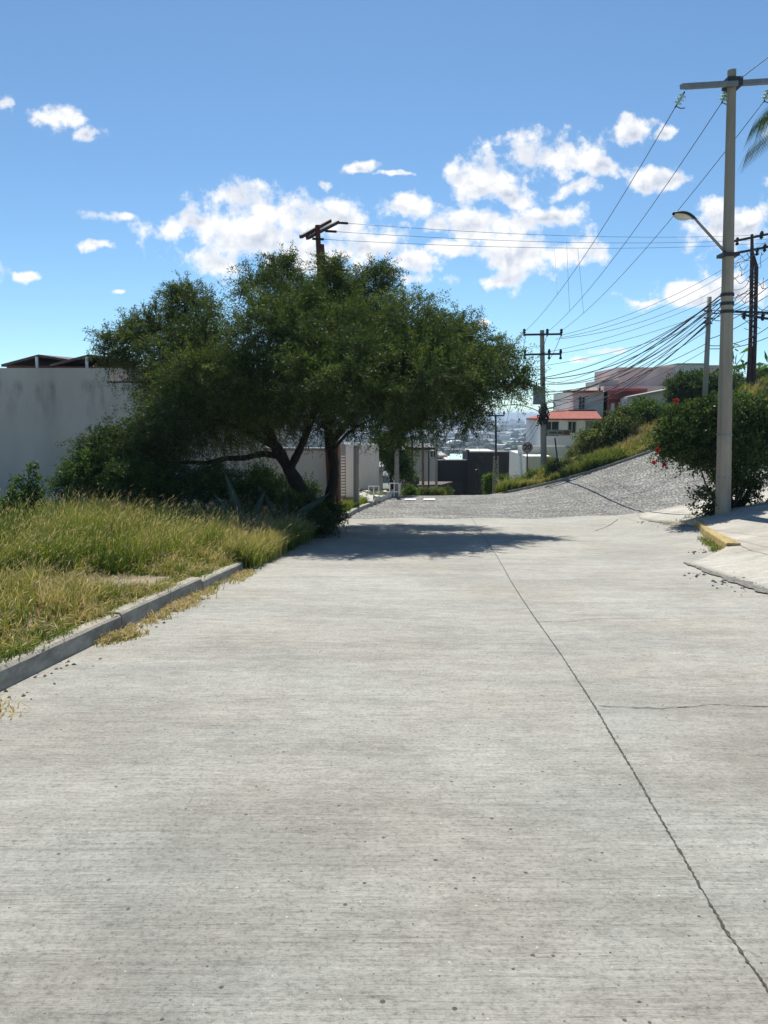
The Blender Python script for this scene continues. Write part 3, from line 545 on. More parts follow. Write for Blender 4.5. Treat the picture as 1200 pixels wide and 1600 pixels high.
for pp, r0, r1 in [([(432,712,21.7), (410,708,21.3), (385,716,21), (350,716,20.7), (325,724,20.5), (285,722,20.4), (240,726,20.3), (200,735,20.5)], .10, .025), ([(352,716,20.8), (320,735,20.6), (290,752,20.4)], .05, .02),
   ([(452,735,21.8), (470,700,21.3), (490,650,20.6), (500,600,20), (505,560,19.5)], .13, .04), ([(518,690,22.2), (560,640,21.6), (610,600,21.2), (670,570,20.8), (740,560,20.8)], .13, .03),
   ([(515,640,22.3), (560,580,22.8), (610,530,23), (660,510,23)], .10, .03), ([(410,660,21.6), (360,610,21), (310,580,20.6), (260,570,21)], .10, .03), ([(395,610,21.8), (340,550,22.6), (280,510,23.2), (220,520,23.4)], .09, .025),
   ([(600,605,21.2), (660,625,20.6), (720,625,20.2), (790,610,21)], .05, .012), ([(430,700,21.7), (380,670,20.5), (320,650,20), (250,660,19.8), (200,690,20)], .09, .02), ([(500,600,20), (560,560,19.4), (640,550,19)], .07, .02),
   ([(515,640,22.3), (480,560,22.6), (455,490,22.4), (430,440,22.8)], .10, .03), ([(522,700,22.1), (548,672,21), (590,650,20.6), (650,655,20.3)], .06, .012)]:
    nodes += list(limb(pp, r0, r1)[4:])
nodes = np.array(nodes); rr = random.Random(3)
for c in crown:
    mb = MB()
    for k in range(2):
        q = np.array(c[:3])+np.array([rr.uniform(-.75, .75)*c[3+i] for i in range(3)]); dd = np.linalg.norm(nodes-q, axis=1)+.6*np.maximum(0, nodes[:, 2]-q[2]); p = nodes[np.argmin(dd)]
        L = np.linalg.norm(q-p)
        if L > .2: mb.tube(bez(p, q, sag=.05*L, n=8, wob=.09*L, rg=rr), [max(.008, .035*(1-.8*i/7)) for i in range(8)], 5)
        if mb.v: mb.build('branch', M['bark'], tree); mb = MB()


# --- shrubs, saplings
def gb(px, Y, dz=.12):
    x = (px-600)/FP*Y*1.0; x = P(px, 750, Y)[0]; return (x, Y, Tz(x, Y)+dz)
plant('shrub', 'leafy green shrub against the grey wall left of the big tree', 'shrub', gb(135, 19.5), [C(140,735,19.5,44,34), C(110,760,19,36,26), C(170,745,20,40,40), C(150,700,20,24,18)], M['leaf_sap'], 620, (.25, .6), 26, .07, .035, seed=21)
plant('shrub', 'bright bushy undergrowth beneath the left edge of the big tree', 'shrub', gb(200, 18.6), [C(205,748,18.6,50,32), C(250,762,18.6,34,20)], M['leaf_sap'], 420, (.2, .5), 26, .065, .03, seed=22)
for i, (px, py, Y, h, lab) in enumerate([(42,745,16.5,30,'tallest slender young sapling at the left end of the weeds'), (20,760,16.2,20,'small leafy sapling beside the taller one at the far left'), (6,775,15.6,18,'low sapling cut by the left edge of the photo')]):
    b0 = gb(px, Y); tp = P(px+6, py-h*.4, Y)
    cl = [(b0[0]+(tp[0]-b0[0])*t+.05*math.sin(9*t), Y+.05*math.cos(7*t), b0[2]+(tp[2]-b0[2])*t, .07+.10*(1-t), .1, .12) for t in (.4, .55, .7, .85, 1)]
    cl += [(b0[0]-.22, Y, b0[2]+(tp[2]-b0[2])*.6, .10, .1, .14), (b0[0]+.25, Y, b0[2]+(tp[2]-b0[2])*.66, .10, .1, .13)]
    plant('sapling', lab, 'sapling', b0, cl, M['leaf_sap'], 110, (.08, .22), 12, .07, .04, seed=30+i, stems=7, srad=.018)
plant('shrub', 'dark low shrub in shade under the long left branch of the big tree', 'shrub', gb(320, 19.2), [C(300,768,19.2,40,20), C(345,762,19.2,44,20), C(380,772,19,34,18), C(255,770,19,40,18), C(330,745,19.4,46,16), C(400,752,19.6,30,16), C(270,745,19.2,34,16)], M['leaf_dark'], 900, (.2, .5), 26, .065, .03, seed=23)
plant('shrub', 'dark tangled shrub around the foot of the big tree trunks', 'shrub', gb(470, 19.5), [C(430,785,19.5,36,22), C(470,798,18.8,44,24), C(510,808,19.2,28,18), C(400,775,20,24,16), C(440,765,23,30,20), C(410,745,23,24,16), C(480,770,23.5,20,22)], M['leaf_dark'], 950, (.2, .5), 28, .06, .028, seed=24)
plant('shrub', 'small dark shrub at the kerb right of the big tree trunks', 'shrub', gb(512, 18.4), [C(500,820,18.0,24,16), C(522,800,19.5,12,18)], M['leaf_dark'], 260, (.15, .4), 26, .055, .026, seed=25)
# agaves
def agave(base, blades, label):
    root = thing('agave', base, label, 'agave')
    for (dx, dy, dz, L, w) in blades:
        mb = MB(); d = unit(np.array((dx, dy, dz), float)); sd = unit(np.cross(d, (0, 1, .2))); nn = np.cross(sd, d); vs = []
        for i in range(7):
            t = i/6; ww = w*(.55+1.0*t*(1-t)*2.2)*(1-t**3)+.004; c = np.array(base)+d*L*t+nn*0.1*L*t*t
            vs += [c-sd*ww, c-nn*ww*.35, c+sd*ww, c+nn*ww*.1]
        mb.add(vs, [(i*4+j, i*4+(j+1) % 4, i*4+4+(j+1) % 4, i*4+4+j) for i in range(6) for j in range(4)]); mb.build('leaf', M['agave'], root, smooth=True)
b1 = gb(384, 17.2, .2)
agave(b1, [(-.36, -.05, 1, 1.55, .11), (-.7, .1, .75, 1.3, .09), (.4, 0, .9, 1.1, .09), (.15, -.5, .8, .8, .06), (.9, .1, .4, .7, .05), (-.9, -.2, .35, .7, .05)], 'upright blue green agave in the weeds under the long branch')
b1 = gb(440, 18.2, .25)
agave(b1, [(.85, -.1, .6, 1.5, .11), (1, 0, .3, 1.3, .09), (-.5, 0, .9, 1.0, .09), (.2, -.4, 1, .8, .06), (-.9, 0, .4, .8, .05)], 'sprawling agave with slanting leaves in front of the tree trunks')

# --- weeds of the left lot (stuff)
def weeds(name, n_tuft, region, hfun, per, label, toneshift=0, zoff=.13, seed=0, lean=.45, w=.006, heads=.3):
    rg = np.random.default_rng(seed); x, y = region(rg, n_tuft); h = hfun(x, y, rg)
    keep = h > .03; x, y, h = x[keep], y[keep], h[keep]; nt = len(x); z = T(x, y)+zoff
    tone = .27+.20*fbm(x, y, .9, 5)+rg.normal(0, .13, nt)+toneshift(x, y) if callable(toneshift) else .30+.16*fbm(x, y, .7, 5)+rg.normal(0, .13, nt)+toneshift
    n = nt*per; X = np.repeat(x, per)+rg.normal(0, .05, n); Yv = np.repeat(y, per)+rg.normal(0, .05, n); Zb = np.repeat(z, per); H = np.repeat(h, per)*rg.uniform(.45, 1.12, n)
    ang = rg.uniform(0, 2*math.pi, n); ln = np.abs(rg.normal(0, lean, n))*H; dirx, diry = np.cos(ang), np.sin(ang)
    wa = rg.uniform(0, 2*math.pi, n); wx, wy = np.cos(wa)*w, np.sin(wa)*w
    B = np.stack([X, Yv, Zb-.02], 1); K = np.stack([X+dirx*ln*.35, Yv+diry*ln*.35, Zb+H*.6], 1); Tp = np.stack([X+dirx*ln+.10*H, Yv+diry*ln, Zb+H*rg.uniform(.86, 1.0, n)], 1)
    Wv = np.stack([wx, wy, 0*wx], 1)
    V = np.stack([B-Wv, B+Wv, K+Wv*.8, K-Wv*.8, Tp+Wv*.15, Tp-Wv*.15], 1).reshape(-1, 3); i = np.arange(n)[:, None]*6
    Q = np.concatenate([i+np.array([[0, 1, 2, 3]]), i+np.array([[3, 2, 4, 5]])])
    tn = np.repeat(tone, per)+rg.normal(0, .10, n); rb = np.clip(tn, 0, 1); rt = np.clip(tn+.22, 0, 1); rnd = np.stack([rb*.85, rb*.85, rb, rb, rt, rt], 1).ravel()
    hs = rg.uniform(0, 1, n) < heads; Th = Tp[hs]; m_ = len(Th); dv = unit(Tp[hs]-K[hs]+rg.normal(0, .05, (m_, 3)))
    ws = unit(np.cross(dv, rg.normal(0, 1, (m_, 3)))); hl = rg.uniform(.05, .13, (m_, 1)); hw = .0045
    HV = np.stack([Th-dv*hl*.5, Th+ws*hw, Th+dv*hl*.6, Th-ws*hw], 1).reshape(-1, 3); HQ = np.arange(m_*4).reshape(-1, 4)+len(V)
    V = np.concatenate([V, HV]); Q = np.concatenate([Q, HQ]); rnd = np.concatenate([rnd, np.repeat(rg.uniform(.72, 1, m_), 4)])
    o = npmesh(name, V, Q, M['grass'], attr=rnd, base=(float(x.mean()), float(y.mean()), float(z.mean()))); return tag(o, label, 'weeds', kind='stuff')
def reg_lot(rg, n):
    y = 3.0+19.5*rg.uniform(0, 1, n)**.85; wdt = 3.0+y*.62; x = xk(y)-.16-wdt*rg.uniform(0, 1, n); return x, y
def patch(x, y):   # bare path (0 = bare)
    d1 = ((x+3.75)/1.15)**2+((y-9.55)/.75)**2; d2 = ((x+5.4)/1.3)**2+((y-9.3)/.5)**2
    return np.clip(np.minimum(d1, d2)-.8, 0, 1)
def h_lot(x, y, rg):
    dk = xk(y)-.16-x; h = .34+.10*fbm(x, y, 1.1, 2)
    tall = np.clip((y-9.8)/.8, 0, 1)*np.clip((dk-.5)/1.0, 0, 1)
    h = h*(.45+.55*np.clip(dk/.8, 0, 1))+tall*(.26+.12*fbm(x, y, .9, 8))
    h = h+.24*np.clip((y-10.8)/1.5, 0, 1)*np.clip(1-dk/1.8, 0, 1)*(1+.5*fbm(x, y, 1.8, 17))
    h = h*(1+.45*fbm(x, y, 2.4, 4)*.6)+.22*np.clip(fbm(x, y, 1.5, 13)-.3, 0, 1)*(dk > .25)*(y > 7)
    h *= np.clip(patch(x, y)*1.3, 0, 1); h *= np.where((fbm(x, y, 1.7, 9) < -.75), .35, 1)
    return np.where(h < .05, 0, h)*rg.uniform(.45, 1.2, len(x))
def tone_lot(x, y):
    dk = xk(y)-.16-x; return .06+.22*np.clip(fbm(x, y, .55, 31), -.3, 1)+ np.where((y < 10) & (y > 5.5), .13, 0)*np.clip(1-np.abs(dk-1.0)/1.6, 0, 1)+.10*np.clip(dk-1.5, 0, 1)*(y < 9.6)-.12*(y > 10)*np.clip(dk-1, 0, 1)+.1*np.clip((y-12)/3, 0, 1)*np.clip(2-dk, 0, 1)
weeds('tall_weeds', 9500, reg_lot, h_lot, 34, 'tall green and straw coloured seeding weeds filling the lot on the left', tone_lot, seed=1, heads=.42, w=.0045)
def reg_k(rg, n): y = 3+19*rg.uniform(0, 1, n); return xk(y)-.14-np.abs(rg.normal(0, .16, n)), y
weeds('short_grass', 1500, reg_k, lambda x, y, rg: .10+.06*fbm(x, y, 2, 3)+.1*(y > 12.4), 16, 'short ragged grass hugging the top of the left kerb', .05, seed=2, lean=.7, heads=.1)
def reg_s(rg, n): 
    k_ = rg.choice(7, n, p=[.24, .1, .22, .08, .16, .12, .08]); y = np.array([6.9, 7.7, 8.6, 4.7, 9.15, 10.9, 11.5])[k_]+rg.normal(0, 1, n)*np.array([.16, .3, .22, .08, .5, .3, .2])[k_]; return xk(y)+.02+np.abs(rg.normal(0, .10, n)), y
weeds('dry_grass', 250, reg_s, lambda x, y, rg: .03+.03*rg.uniform(0, 1, len(x)), 14, 'dry straw tufts growing in the gutter of the left kerb', .45, zoff=.01, seed=3, lean=1.2, heads=.2)
def reg_v(rg, n): y = rg.uniform(11.9, 21.5, n); return xk(y)+.12-np.abs(rg.normal(0, .4, n)), y
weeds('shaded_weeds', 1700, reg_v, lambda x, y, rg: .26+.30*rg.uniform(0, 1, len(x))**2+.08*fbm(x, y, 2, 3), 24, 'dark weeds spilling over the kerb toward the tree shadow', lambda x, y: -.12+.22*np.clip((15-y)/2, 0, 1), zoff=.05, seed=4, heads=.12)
def reg_b(rg, n): y = rg.uniform(24, 44, n); return xk(y)-.2-rg.uniform(0, 1.6, n), y
weeds('verge_grass', 900, reg_b, lambda x, y, rg: .22+.12*rg.uniform(0, 1, len(x)), 16, 'green grass on the verge beyond the tree beside the rubble', -.1, seed=5, w=.012, heads=.1)
def reg_far(rg, n):
    x = rg.uniform(6.9, 27, n); y0 = np.interp(x, xs, yf)+.35; return x, y0+rg.uniform(0, 1, n)**1.3*np.interp(x, [7, 10, 14, 20], [3.5, 3.0, 5, 9])
weeds('bank_grass', 4600, reg_far, lambda x, y, rg: (.42+.26*fbm(x, y, .8, 6))*rg.uniform(.5, 1.3, len(x)), 15, 'long yellow green grass covering the bank along the side street', lambda x, y: .06+.28*np.clip(1-np.abs(x-14.2)/1.6, 0, 1)+.22*np.clip(1-np.abs(x-8.0)/1.3, 0, 1)+.12*fbm(x, y, .6, 21), seed=6, w=.014, heads=.25)
# ribbons of weed in the road joint
jj = np.array(jp); jd = np.r_[0, np.cumsum(np.hypot(*np.diff(jj, axis=0).T))]
def reg_j(rg, n): s = rg.uniform(.3, jd[-1]*.5, n); s = np.where(rg.uniform(0, 1, n) < .6, rg.choice([3.2, 3.9, 4.3, 4.7, 5.6, 6.6], n)+rg.normal(0, .12, n), s); return np.interp(s, jd, jj[:, 0])+rg.normal(0, .012, n), np.interp(s, jd, jj[:, 1])
wj = weeds('joint_weeds', 60, reg_j, lambda x, y, rg: .022+0*x, 5, 'tiny weeds sprouting in the long joint of the concrete road', 0, zoff=.005, seed=7, lean=.9, w=.003, heads=0)

# --- right bush with red flowers
bb = P(1150, 800, 20.2); bb = (bb[0], 20.2, Tz(bb[0], 20.2)+.1)
bush = [C(1070,665,20.3,40,34,.8), C(1050,690,20.5,30,26,.6), C(1105,650,20.4,48,32,.8), C(1100,700,20.2,52,34,.9), C(1150,655,20.8,46,32,.8), C(1150,705,20.4,42,38,.9), C(1200,655,20.8,44,36,.9), C(1190,700,20.8,34,36,.8), C(1240,670,21,44,40,.9),
  C(1135,745,20.2,22,26,.5,.12), C(1160,765,20.2,24,22,.5,.10), C(1105,783,19.6,26,16,.5,.07), C(1180,745,20,26,18,.5,.06), C(1120,800,19.4,12,8,.3,.03)]
fl = [(1056,626,20),(1028,702,20),(1022,722,19.9),(1038,727,20),]
plant('flowering_bush', 'dense dark bush with red flower clusters behind the tall concrete pole', 'bush', bb, [c if len(c) > 6 else (*c, c[3]*c[5]) for c in bush], M['leaf_dark'], 2600, (.2, .5), 24, .085, .05, stems=22, srad=.035, seed=40, up=.15,
      fl_pts=[(*P(a, b, y), .06) for a, b, y in fl], barkm='bark', stemname='stems')
# --- bank shrubs
def shr(px, Y, cl, mat, n, lab, seed, flp=None, ll=.12, lw=.07, nm='shrub', cat='shrub', grp=None, tl=(.3, .8)):
    return plant(nm, lab, cat, gb(px, Y, .05), cl, M[mat], n, tl, 20, ll, lw, seed=seed, stems=8, srad=.04, fl_pts=flp, group=grp)
shr(955, 43, [C(925,692,43,30,22), C(960,680,43,40,34), C(990,690,43.5,26,26), C(975,655,44,22,18)], 'leaf_bank', 1500, 'large olive green shrub on the bank right of the white house', 51)
shr(1030, 44, [C(1015,650,45,28,20), C(1045,655,44.5,30,20), C(1000,640,46,20,16)], 'leaf_sap', 900, 'mid green shrub below the grey gable wall of the pink house', 52, [(*P(1040,654,43.7), .12), (*P(1047,660,43.7), .12)])
shr(888, 41.5, [C(885,738,41.5,30,16), C(905,735,41.5,18,14)], 'leaf_dark', 420, 'low dark shrub at the bank foot beside the street name sign', 53, ll=.09, lw=.05)
shr(845, 42.5, [C(845,748,42.5,22,10), C(820,756,43,18,8)], 'leaf_bright', 260, 'low yellow green shrub below the round speed sign', 54, ll=.09, lw=.04)
shr(1080, 50, [C(1070,605,50,32,24,1.5), C(1095,600,50.5,26,20,1.3), C(1060,622,49.5,20,14), C(1125,605,51,22,22)], 'leaf_dark', 1200, 'round dark green tree beside the wooden pole on the hill', 55, nm='round_tree', cat='tree', ll=.14, lw=.08)
shr(1190, 54, [C(1165,612,52,20,14), C(1195,590,56,22,18,1.5), C(1150,600,54,14,18)], 'leaf_sap', 800, 'bright shrubs on the hilltop beside the lattice tower', 56, [(*P(1178,596,51), .2), (*P(1155,613,50), .15), (*P(1180,602,51), .15)])
shr(1110, 44, [C(1090,645,44,20,12), C(1115,640,44,18,10), C(1150,632,44,26,14)], 'leaf_sap', 600, 'low green hedge on the bank above the flowering bush', 57)
shr(772, 50, [C(770,760,50,14,16), C(765,750,50,8,9), C(785,752,52,14,10)], 'leaf_bright', 620, 'rounded bright green bush before the charcoal building', 58, ll=.1, lw=.06, tl=(.2,.45))
shr(612, 42, [C(600,700,42,20,22), C(615,690,42.5,22,16), C(622,725,42,20,24), C(635,740,42,10,14)], 'leaf_sap', 900, 'small green street tree beyond the big tree by the left fence', 59, nm='street_tree', cat='tree', ll=.11, lw=.06)
b0 = gb(1152, 55)
plant('banana_plant', 'pale leaning banana leaf plant on the skyline left of the lattice tower', 'plant', b0, [C(1148,575,55,3,10,.3)], M['leaf_bright'], 14, (1.0, 1.5), 3, 1.1, .28, seed=60, stems=3, srad=.06)

# --- palm beyond the right edge
pbx = 11.6; pby = 13.5; pb = (pbx, pby, Tz(pbx, pby)); pt = P(1420, 150, 13.2)
palm = thing('palm_tree', pb, 'palm tree beyond the right edge with one drooping frond tip in view', 'palm tree')
MB().tube(bez(pb, (pt[0], pt[1], pt[2]), n=10, wob=.1), [.2-.008*i for i in range(10)], 10).build('trunk', M['pole_dark'], palm, smooth=True)
tipP = np.array(P(1172, 226, 13.2)); ctr = np.array(pt)
for k in range(14):
    if k == 0: q = tipP; L = None
    else:
        a = 2*math.pi*(k+.25)/14+math.pi; el = random.uniform(-.3, .6); q = ctr+np.array((math.cos(a)*2.3, math.sin(a)*2.3, el*1.2-.3))
    sag = .55 if k else .42
    sp_ = np.array(bez(ctr, q, sag=sag, n=26, wob=.02)); dd = unit(np.gradient(sp_, axis=0)); sd = unit(np.cross(dd, (0, 0, 1.))); Vs = []
    for i in range(2, 26):
        for s_ in (-1, 1):
            for jx in range(3):
                t = i+jx/3.; j0 = min(int(t), 25); o_ = sp_[j0]+(sp_[min(j0+1, 25)]-sp_[j0])*(t-j0); ln_ = .62*math.sin(math.pi*min(1, (i+3)/40.))**.6+.05
                dv = unit(sd[i]*s_*.45+dd[i]*.75-np.array((0, 0, 1.0))); wv = unit(np.cross(dv, (0, 0, 1.)+dd[i]*.3))*.014
                Vs += [o_, o_+dv*ln_*.4+wv, o_+dv*ln_, o_+dv*ln_*.4-wv]
    npmesh('frond', np.array(Vs), np.arange(len(Vs)).reshape(-1, 4), M['palm'], palm, attr=np.random.default_rng(k).uniform(0, 1, len(Vs)))
    MB().tube(list(sp_), [.02*(1-i/27) for i in range(26)], 5).build('frond_rib', M['agave'], palm)

# ------------------------------------------------------------ main concrete pole
def octa(mb, p, q, r0, r1, k=8): return mb.tube([p, q], [r0, r1], k)
base = P(1129, 812, 19.0); gz = Tz(base[0], 19.0)+.1; base = (base[0], 19.0, gz); top = np.array(P(1143.5, 110, 19.0))
mp_ = thing('utility_pole', base, 'tall tapered concrete power pole on the sidewalk corner beside the flowering bush', 'utility pole')
bt = np.array(base)
def mpz(t): return bt*(1-t)+top*t
MB().tube([mpz(-.03), mpz(1)], [.205, .105], 8).build('shaft', M['pole'], mp_)
def at_pole(py):  # point on the main pole at picture row
    for t in np.linspace(0, 1, 500):
        p = mpz(t); pyy = 800-FP*math.tan(math.atan2(p[2]-EYE, p[1])+TH)
        if pyy <= py: return p
    return top
for py0 in (680, 745): p = at_pole(py0); MB().lathe(p, [(.19, -.02), (.19, .02)], 12).build('band', M['steel'], mp_)
for py0 in (462, 476, 488): p = at_pole(py0); MB().lathe(p, [(.165, -.04), (.165, .04)], 12).build('clamp', M['darksteel'], mp_)
# crossarms (run along the side street direction)
c1 = at_pole(127); armL = np.array(P(1068, 131, 18.6)); armR = c1+(c1-armL)*.95
for dy, dz in ((.14, 0), (-.14, -.12)):
    o = np.array((0, dy, dz)); MB().bar(armL+o, armR+o, .11, .11).build('crossarm', M['steel'], mp_, bevel=.01)
MB().bar(c1+np.array((-.16, 0, -.06)), c1+np.array((.2, 0, -.06)), .34, .2).build('bracket', M['darksteel'], mp_)
ins_pts = []
for (a, b_) in (((1070,143,18.6), (1056,166,18.8)), ((1137,140,19.0), (1128,160,19.2)), ((1203,136,19.4), (1194,158,19.6))):
    p = np.array(P(*a)); q = np.array(P(*b_)); d = unit(q-p); root_i = MB().tube([p, p+(q-p)*1.1], .018, 6).build('insulator_string', M['rust'], mp_)
    for t in (.28, .52, .76): MB().lathe(p+(q-p)*t, [(.02, -.03), (.10, -.012), (.105, .0), (.04, .03), (.02, .04)], 12, d).build('glass_disc', M['insul'], root_i, smooth=True)
    MB().tube([q, q+np.array((.12, 0, -.05)), q+np.array((.22, 0, -.04))], .012, 5).build('jumper', M['darksteel'], mp_); ins_pts.append(q)
# street lamp arm
lb = at_pole(400); lt = np.array(P(1086, 342, 18.3))
lamp = thing('street_lamp', tuple(lb), 'cobra head street lamp on a slanting arm from the tall concrete pole', 'street lamp')
MB().tube([lb, lb+(lt-lb)*.3, lb+(lt-lb)*.85, lt, lt+np.array((-.1, 0, .03))], [.035, .033, .03, .028, .028], 8).build('arm', M['steel'], lamp, smooth=True)
MB().box(lb+np.array((-.2, -.2, -.04)), lb+np.array((.2, .2, .04))).build('bracket', M['darksteel'], lamp)
hp = np.array(P(1052, 334, 18.2)); hd = unit(lt-hp); sd = unit(np.cross(hd, (0, 0, 1.))); upv = np.cross(sd, hd)
def shell(mb, ax0, ax1, w, h0, h1, n=9, k=12):
    vs = []
    for i in range(n):
        t = i/(n-1); s_ = math.sin(math.pi*(.08+.88*t)**.85); c = ax0*(1-t)+ax1*t
        for j in range(k+1): a = math.pi*j/k; vs.append(c+sd*math.cos(a)*w*s_+upv*(math.sin(a)*(h1 if h1 > 0 else h1)*s_+h0))
    return mb.add(vs, [(i*(k+1)+j, i*(k+1)+j+1, (i+1)*(k+1)+j+1, (i+1)*(k+1)+j) for i in range(n-1) for j in range(k)])
shell(MB(), hp, lt+hd*.05, .17, 0, .11).build('lamp_housing', M['darksteel'], lamp, smooth=True)
shell(MB(), hp+hd*.02, lt-hd*.08, .15, 0, -.10).build('lens', M['lens'], lamp, smooth=True)
# ------------------------------------------------------------ transformer pole
tp0 = P(850, 733, 45); tp0 = (tp0[0], 45, Tz(tp0[0], 45)+.05); tpt = np.array(P(847, 516, 45))
tp = thing('utility_pole', tp0, 'concrete pole with two crossarms and a grey transformer before the white house', 'utility pole')
MB().tube([np.array(tp0)-(0, 0, .3), tpt], [.20, .13], 8).build('shaft', M['pole_dark'], tp)
for py, x0, x1 in ((523, 818, 878), (554, 820, 876)):
    a = np.array(P(x0, py, 44.8)); b_ = np.array(P(x1, py-1, 44.8)); MB().bar(a, b_, .11, .11).build('crossarm', M['darksteel'], tp)
    for px in ((x0+1, x1-1, 847+8) if py == 523 else (x0, x1, 858)):
        p = np.array(P(px, py, 44.8)); MB().lathe(p, [(.04, -.1), (.05, .08), (.11, .12), (.06, .2), (.10, .26), (.05, .34)] if py == 523 else [(.05, -.28), (.10, -.2), (.05, -.12), (.06, .08), (.10, .14), (.05, .32)], 8).build('insulator', M['black'], tp)
p = np.array(P(842, 632, 44.6)); tr = MB().lathe(p, [(.26, .0), (.36, .05), (.36, .95), (.30, 1.06), (.1, 1.1)], 16).build('transformer_tank', M['steel'], tp, smooth=False)
p0_ = np.array(P(849, 632, 44.7)); 
for dx in (-.2, .2): MB().lathe(p+np.array((dx, -.1, 1.05)), [(.04, 0), (.06, .1), (.03, .28)], 8).build('bushing', M['rust'], tr)
mb = MB(); rr = random.Random(5)
for k in range(16):
    c = np.array(P(rr.uniform(840, 856), rr.uniform(628, 655), 44.6)); mb.tube(bez(c, c+np.array((rr.uniform(-.4, .4), 0, rr.uniform(-.9, -.1))), sag=-.15, n=7, wob=.15, rg=rr), .035, 5)
mb.build('cable_tangle', M['cable'], tp)
c = np.array(P(859, 633, 44.6)); MB().tube([c+np.array((math.cos(a)*.32, 0, math.sin(a)*.2)) for a in np.linspace(0, 6.3, 20)], .03, 5).build('cable_coil', M['cable'], tp)
# ------------------------------------------------------------ wooden pole
w0 = P(1101, 640, 45.5); w0 = (w0[0], 45.5, Tz(w0[0], 45.5)); wt_ = np.array(P(1108.5, 464, 45.5))
wp = thing('utility_pole', w0, 'leaning grey pole with a yellow band and many cables on the hill', 'utility pole')
MB().tube([np.array(w0)-(0, 0, .3), wt_], [.17, .13], 10).build('shaft', M['pole_dark'], wp, smooth=True)
k0 = np.array(w0)*.66+wt_*.34; MB().tube([k0, k0+(wt_-np.array(w0))*.035], .175, 10).build('painted_band', M['yellow'], wp)
for py in (486, 497, 505): a = np.array(P(1107, py, 45.4)); MB().bar(a-np.array((.3, .1, 0)), a+np.array((.25, .1, 0)), .08, .08).build('cable_bracket', M['darksteel'], wp)
# ------------------------------------------------------------ lattice tower
l0 = P(1170, 604, 50); l0 = (l0[0], 50, Tz(l0[0], 50)-.1); LY = 50
lt_ = thing('lattice_tower', l0, 'dark oxide lattice power tower with crossarms at the right edge of the hill', 'tower')
MB().tube([np.array(l0)-(0, 0, .2)]+[np.array(P(*q)) for q in ((1173,520,LY), (1175,400,LY), (1175,366,LY))], [.16, .12, .12, .09], 6).build('rail', M['towerpaint'], lt_)
MB().tube([np.array(P(1177,600,LY)), np.array(P(1180,520,LY)), np.array(P(1182,418,LY)), np.array(P(1176,395,LY))], [.15, .12, .12, .09], 6).build('rail', M['towerpaint'], lt_)
mb = MB(); a = np.array(P(1166, 604, LY+.1)); mb.add([P(1165,602,LY),P(1177,602,LY),P(1179,542,LY),P(1170,542,LY),P(1165,602,LY+.35),P(1177,602,LY+.35),P(1179,542,LY+.35),P(1170,542,LY+.35)], [(0,1,2,3),(4,7,6,5),(0,4,5,1),(1,5,6,2),(2,6,7,3),(3,7,4,0)]); mb.build('plate', M['towerpaint'], lt_)
mb = MB(); yy_ = [535, 518, 502, 487, 472, 455, 438, 422]
for i, (a_, b_) in enumerate(zip(yy_[:-1], yy_[1:])):
    l_, r_ = 1172.5, 1180.5
    mb.tube([P(l_, a_, LY), P(r_, b_, LY)], .03, 4); mb.tube([P(r_, a_, LY), P(l_, b_, LY)], .03, 4); mb.tube([P(l_, a_, LY), P(r_, a_, LY)], .04, 4)
mb.build('bracing', M['towerpaint'], lt_)
for q in (((1147,377), (1204,365)), ((1147,396), (1204,385)), ((1148,487), (1215,489)), ((1160,492), (1200,498))):
    MB().bar(P(*q[0], LY-.1), P(*q[1], LY-.1), .12, .14).build('crossarm', M['darksteel'], lt_)
for (px, py) in ((1152,376), (1190,366), (1183,392), (1195,386), (1163,492), (1192,494)):
    MB().lathe(P(px, py, LY-.2), [(.05, -.3), (.13, -.2), (.06, -.1), (.14, .05), (.06, .2)], 8).build('insulator', M['black'], lt_)
mb = MB(); rr = random.Random(9)
for k in range(26):
    c = np.array(P(rr.uniform(1150, 1196), rr.uniform(390, 500), LY-.2)); mb.tube(bez(c, c+np.array((rr.uniform(-1.4, 1.4), rr.uniform(-.4, .4), rr.uniform(-.8, .8))), sag=-rr.uniform(.1, .7), n=9, wob=.12, rg=rr), .018, 4)
mb.build('jumper_cables', M['cable'], lt_)
# ------------------------------------------------------------ rusty steel pole behind the tree
r0 = P(517, 760, 31); r0 = (r0[0], 31, Tz(r0[0], 31)+.1); rt_ = np.array(P(496, 352, 31))
rp = thing('steel_pole', r0, 'rust red steel power pole rising out of the top of the big tree', 'utility pole')
MB().tube([np.array(r0), rt_], [.14, .10], 8).build('shaft', M['rust'], rp)
MB().tube([P(510, 470, 31), P(503, 382, 31)], [.10, .09], 8).build('strut', M['rust'], rp)
for a_, b_ in ((((470, 370, 30.2)), ((516, 345, 32.5))), (((480, 372, 30.5)), ((528, 347, 32.8)))): MB().bar(P(*a_), P(*b_), .13, .13).build('crossarm', M['towerpaint'], rp)
w3 = []
for (px, py, Y) in ((540,349,32.8), (522,362,31.6), (502,374,30.6)):
    a = np.array(P(px-14, py-1, Y)); b_ = np.array(P(px+4, py, Y)); MB().tube([a, b_], .05, 6).build('insulator', M['black'], rp); w3.append(b_)
rb = P(527, 800, 24.5); rb = (rb[0], 24.5, Tz(rb[0], 24.5)+.1)
q = thing('signpost', rb, 'plain rusty steel post at the kerb just right of the big tree trunks', 'post')
MB().box((rb[0]-.035, 24.465, rb[2]-.2), (rb[0]+.035, 24.535, P(528, 700, 24.5)[2])).build('post', M['rust'], q); MB().box((rb[0]-.05, 24.45, P(528, 700, 24.5)[2]), (rb[0]+.05, 24.55, P(528, 697, 24.5)[2])).build('cap', M['rust'], q)
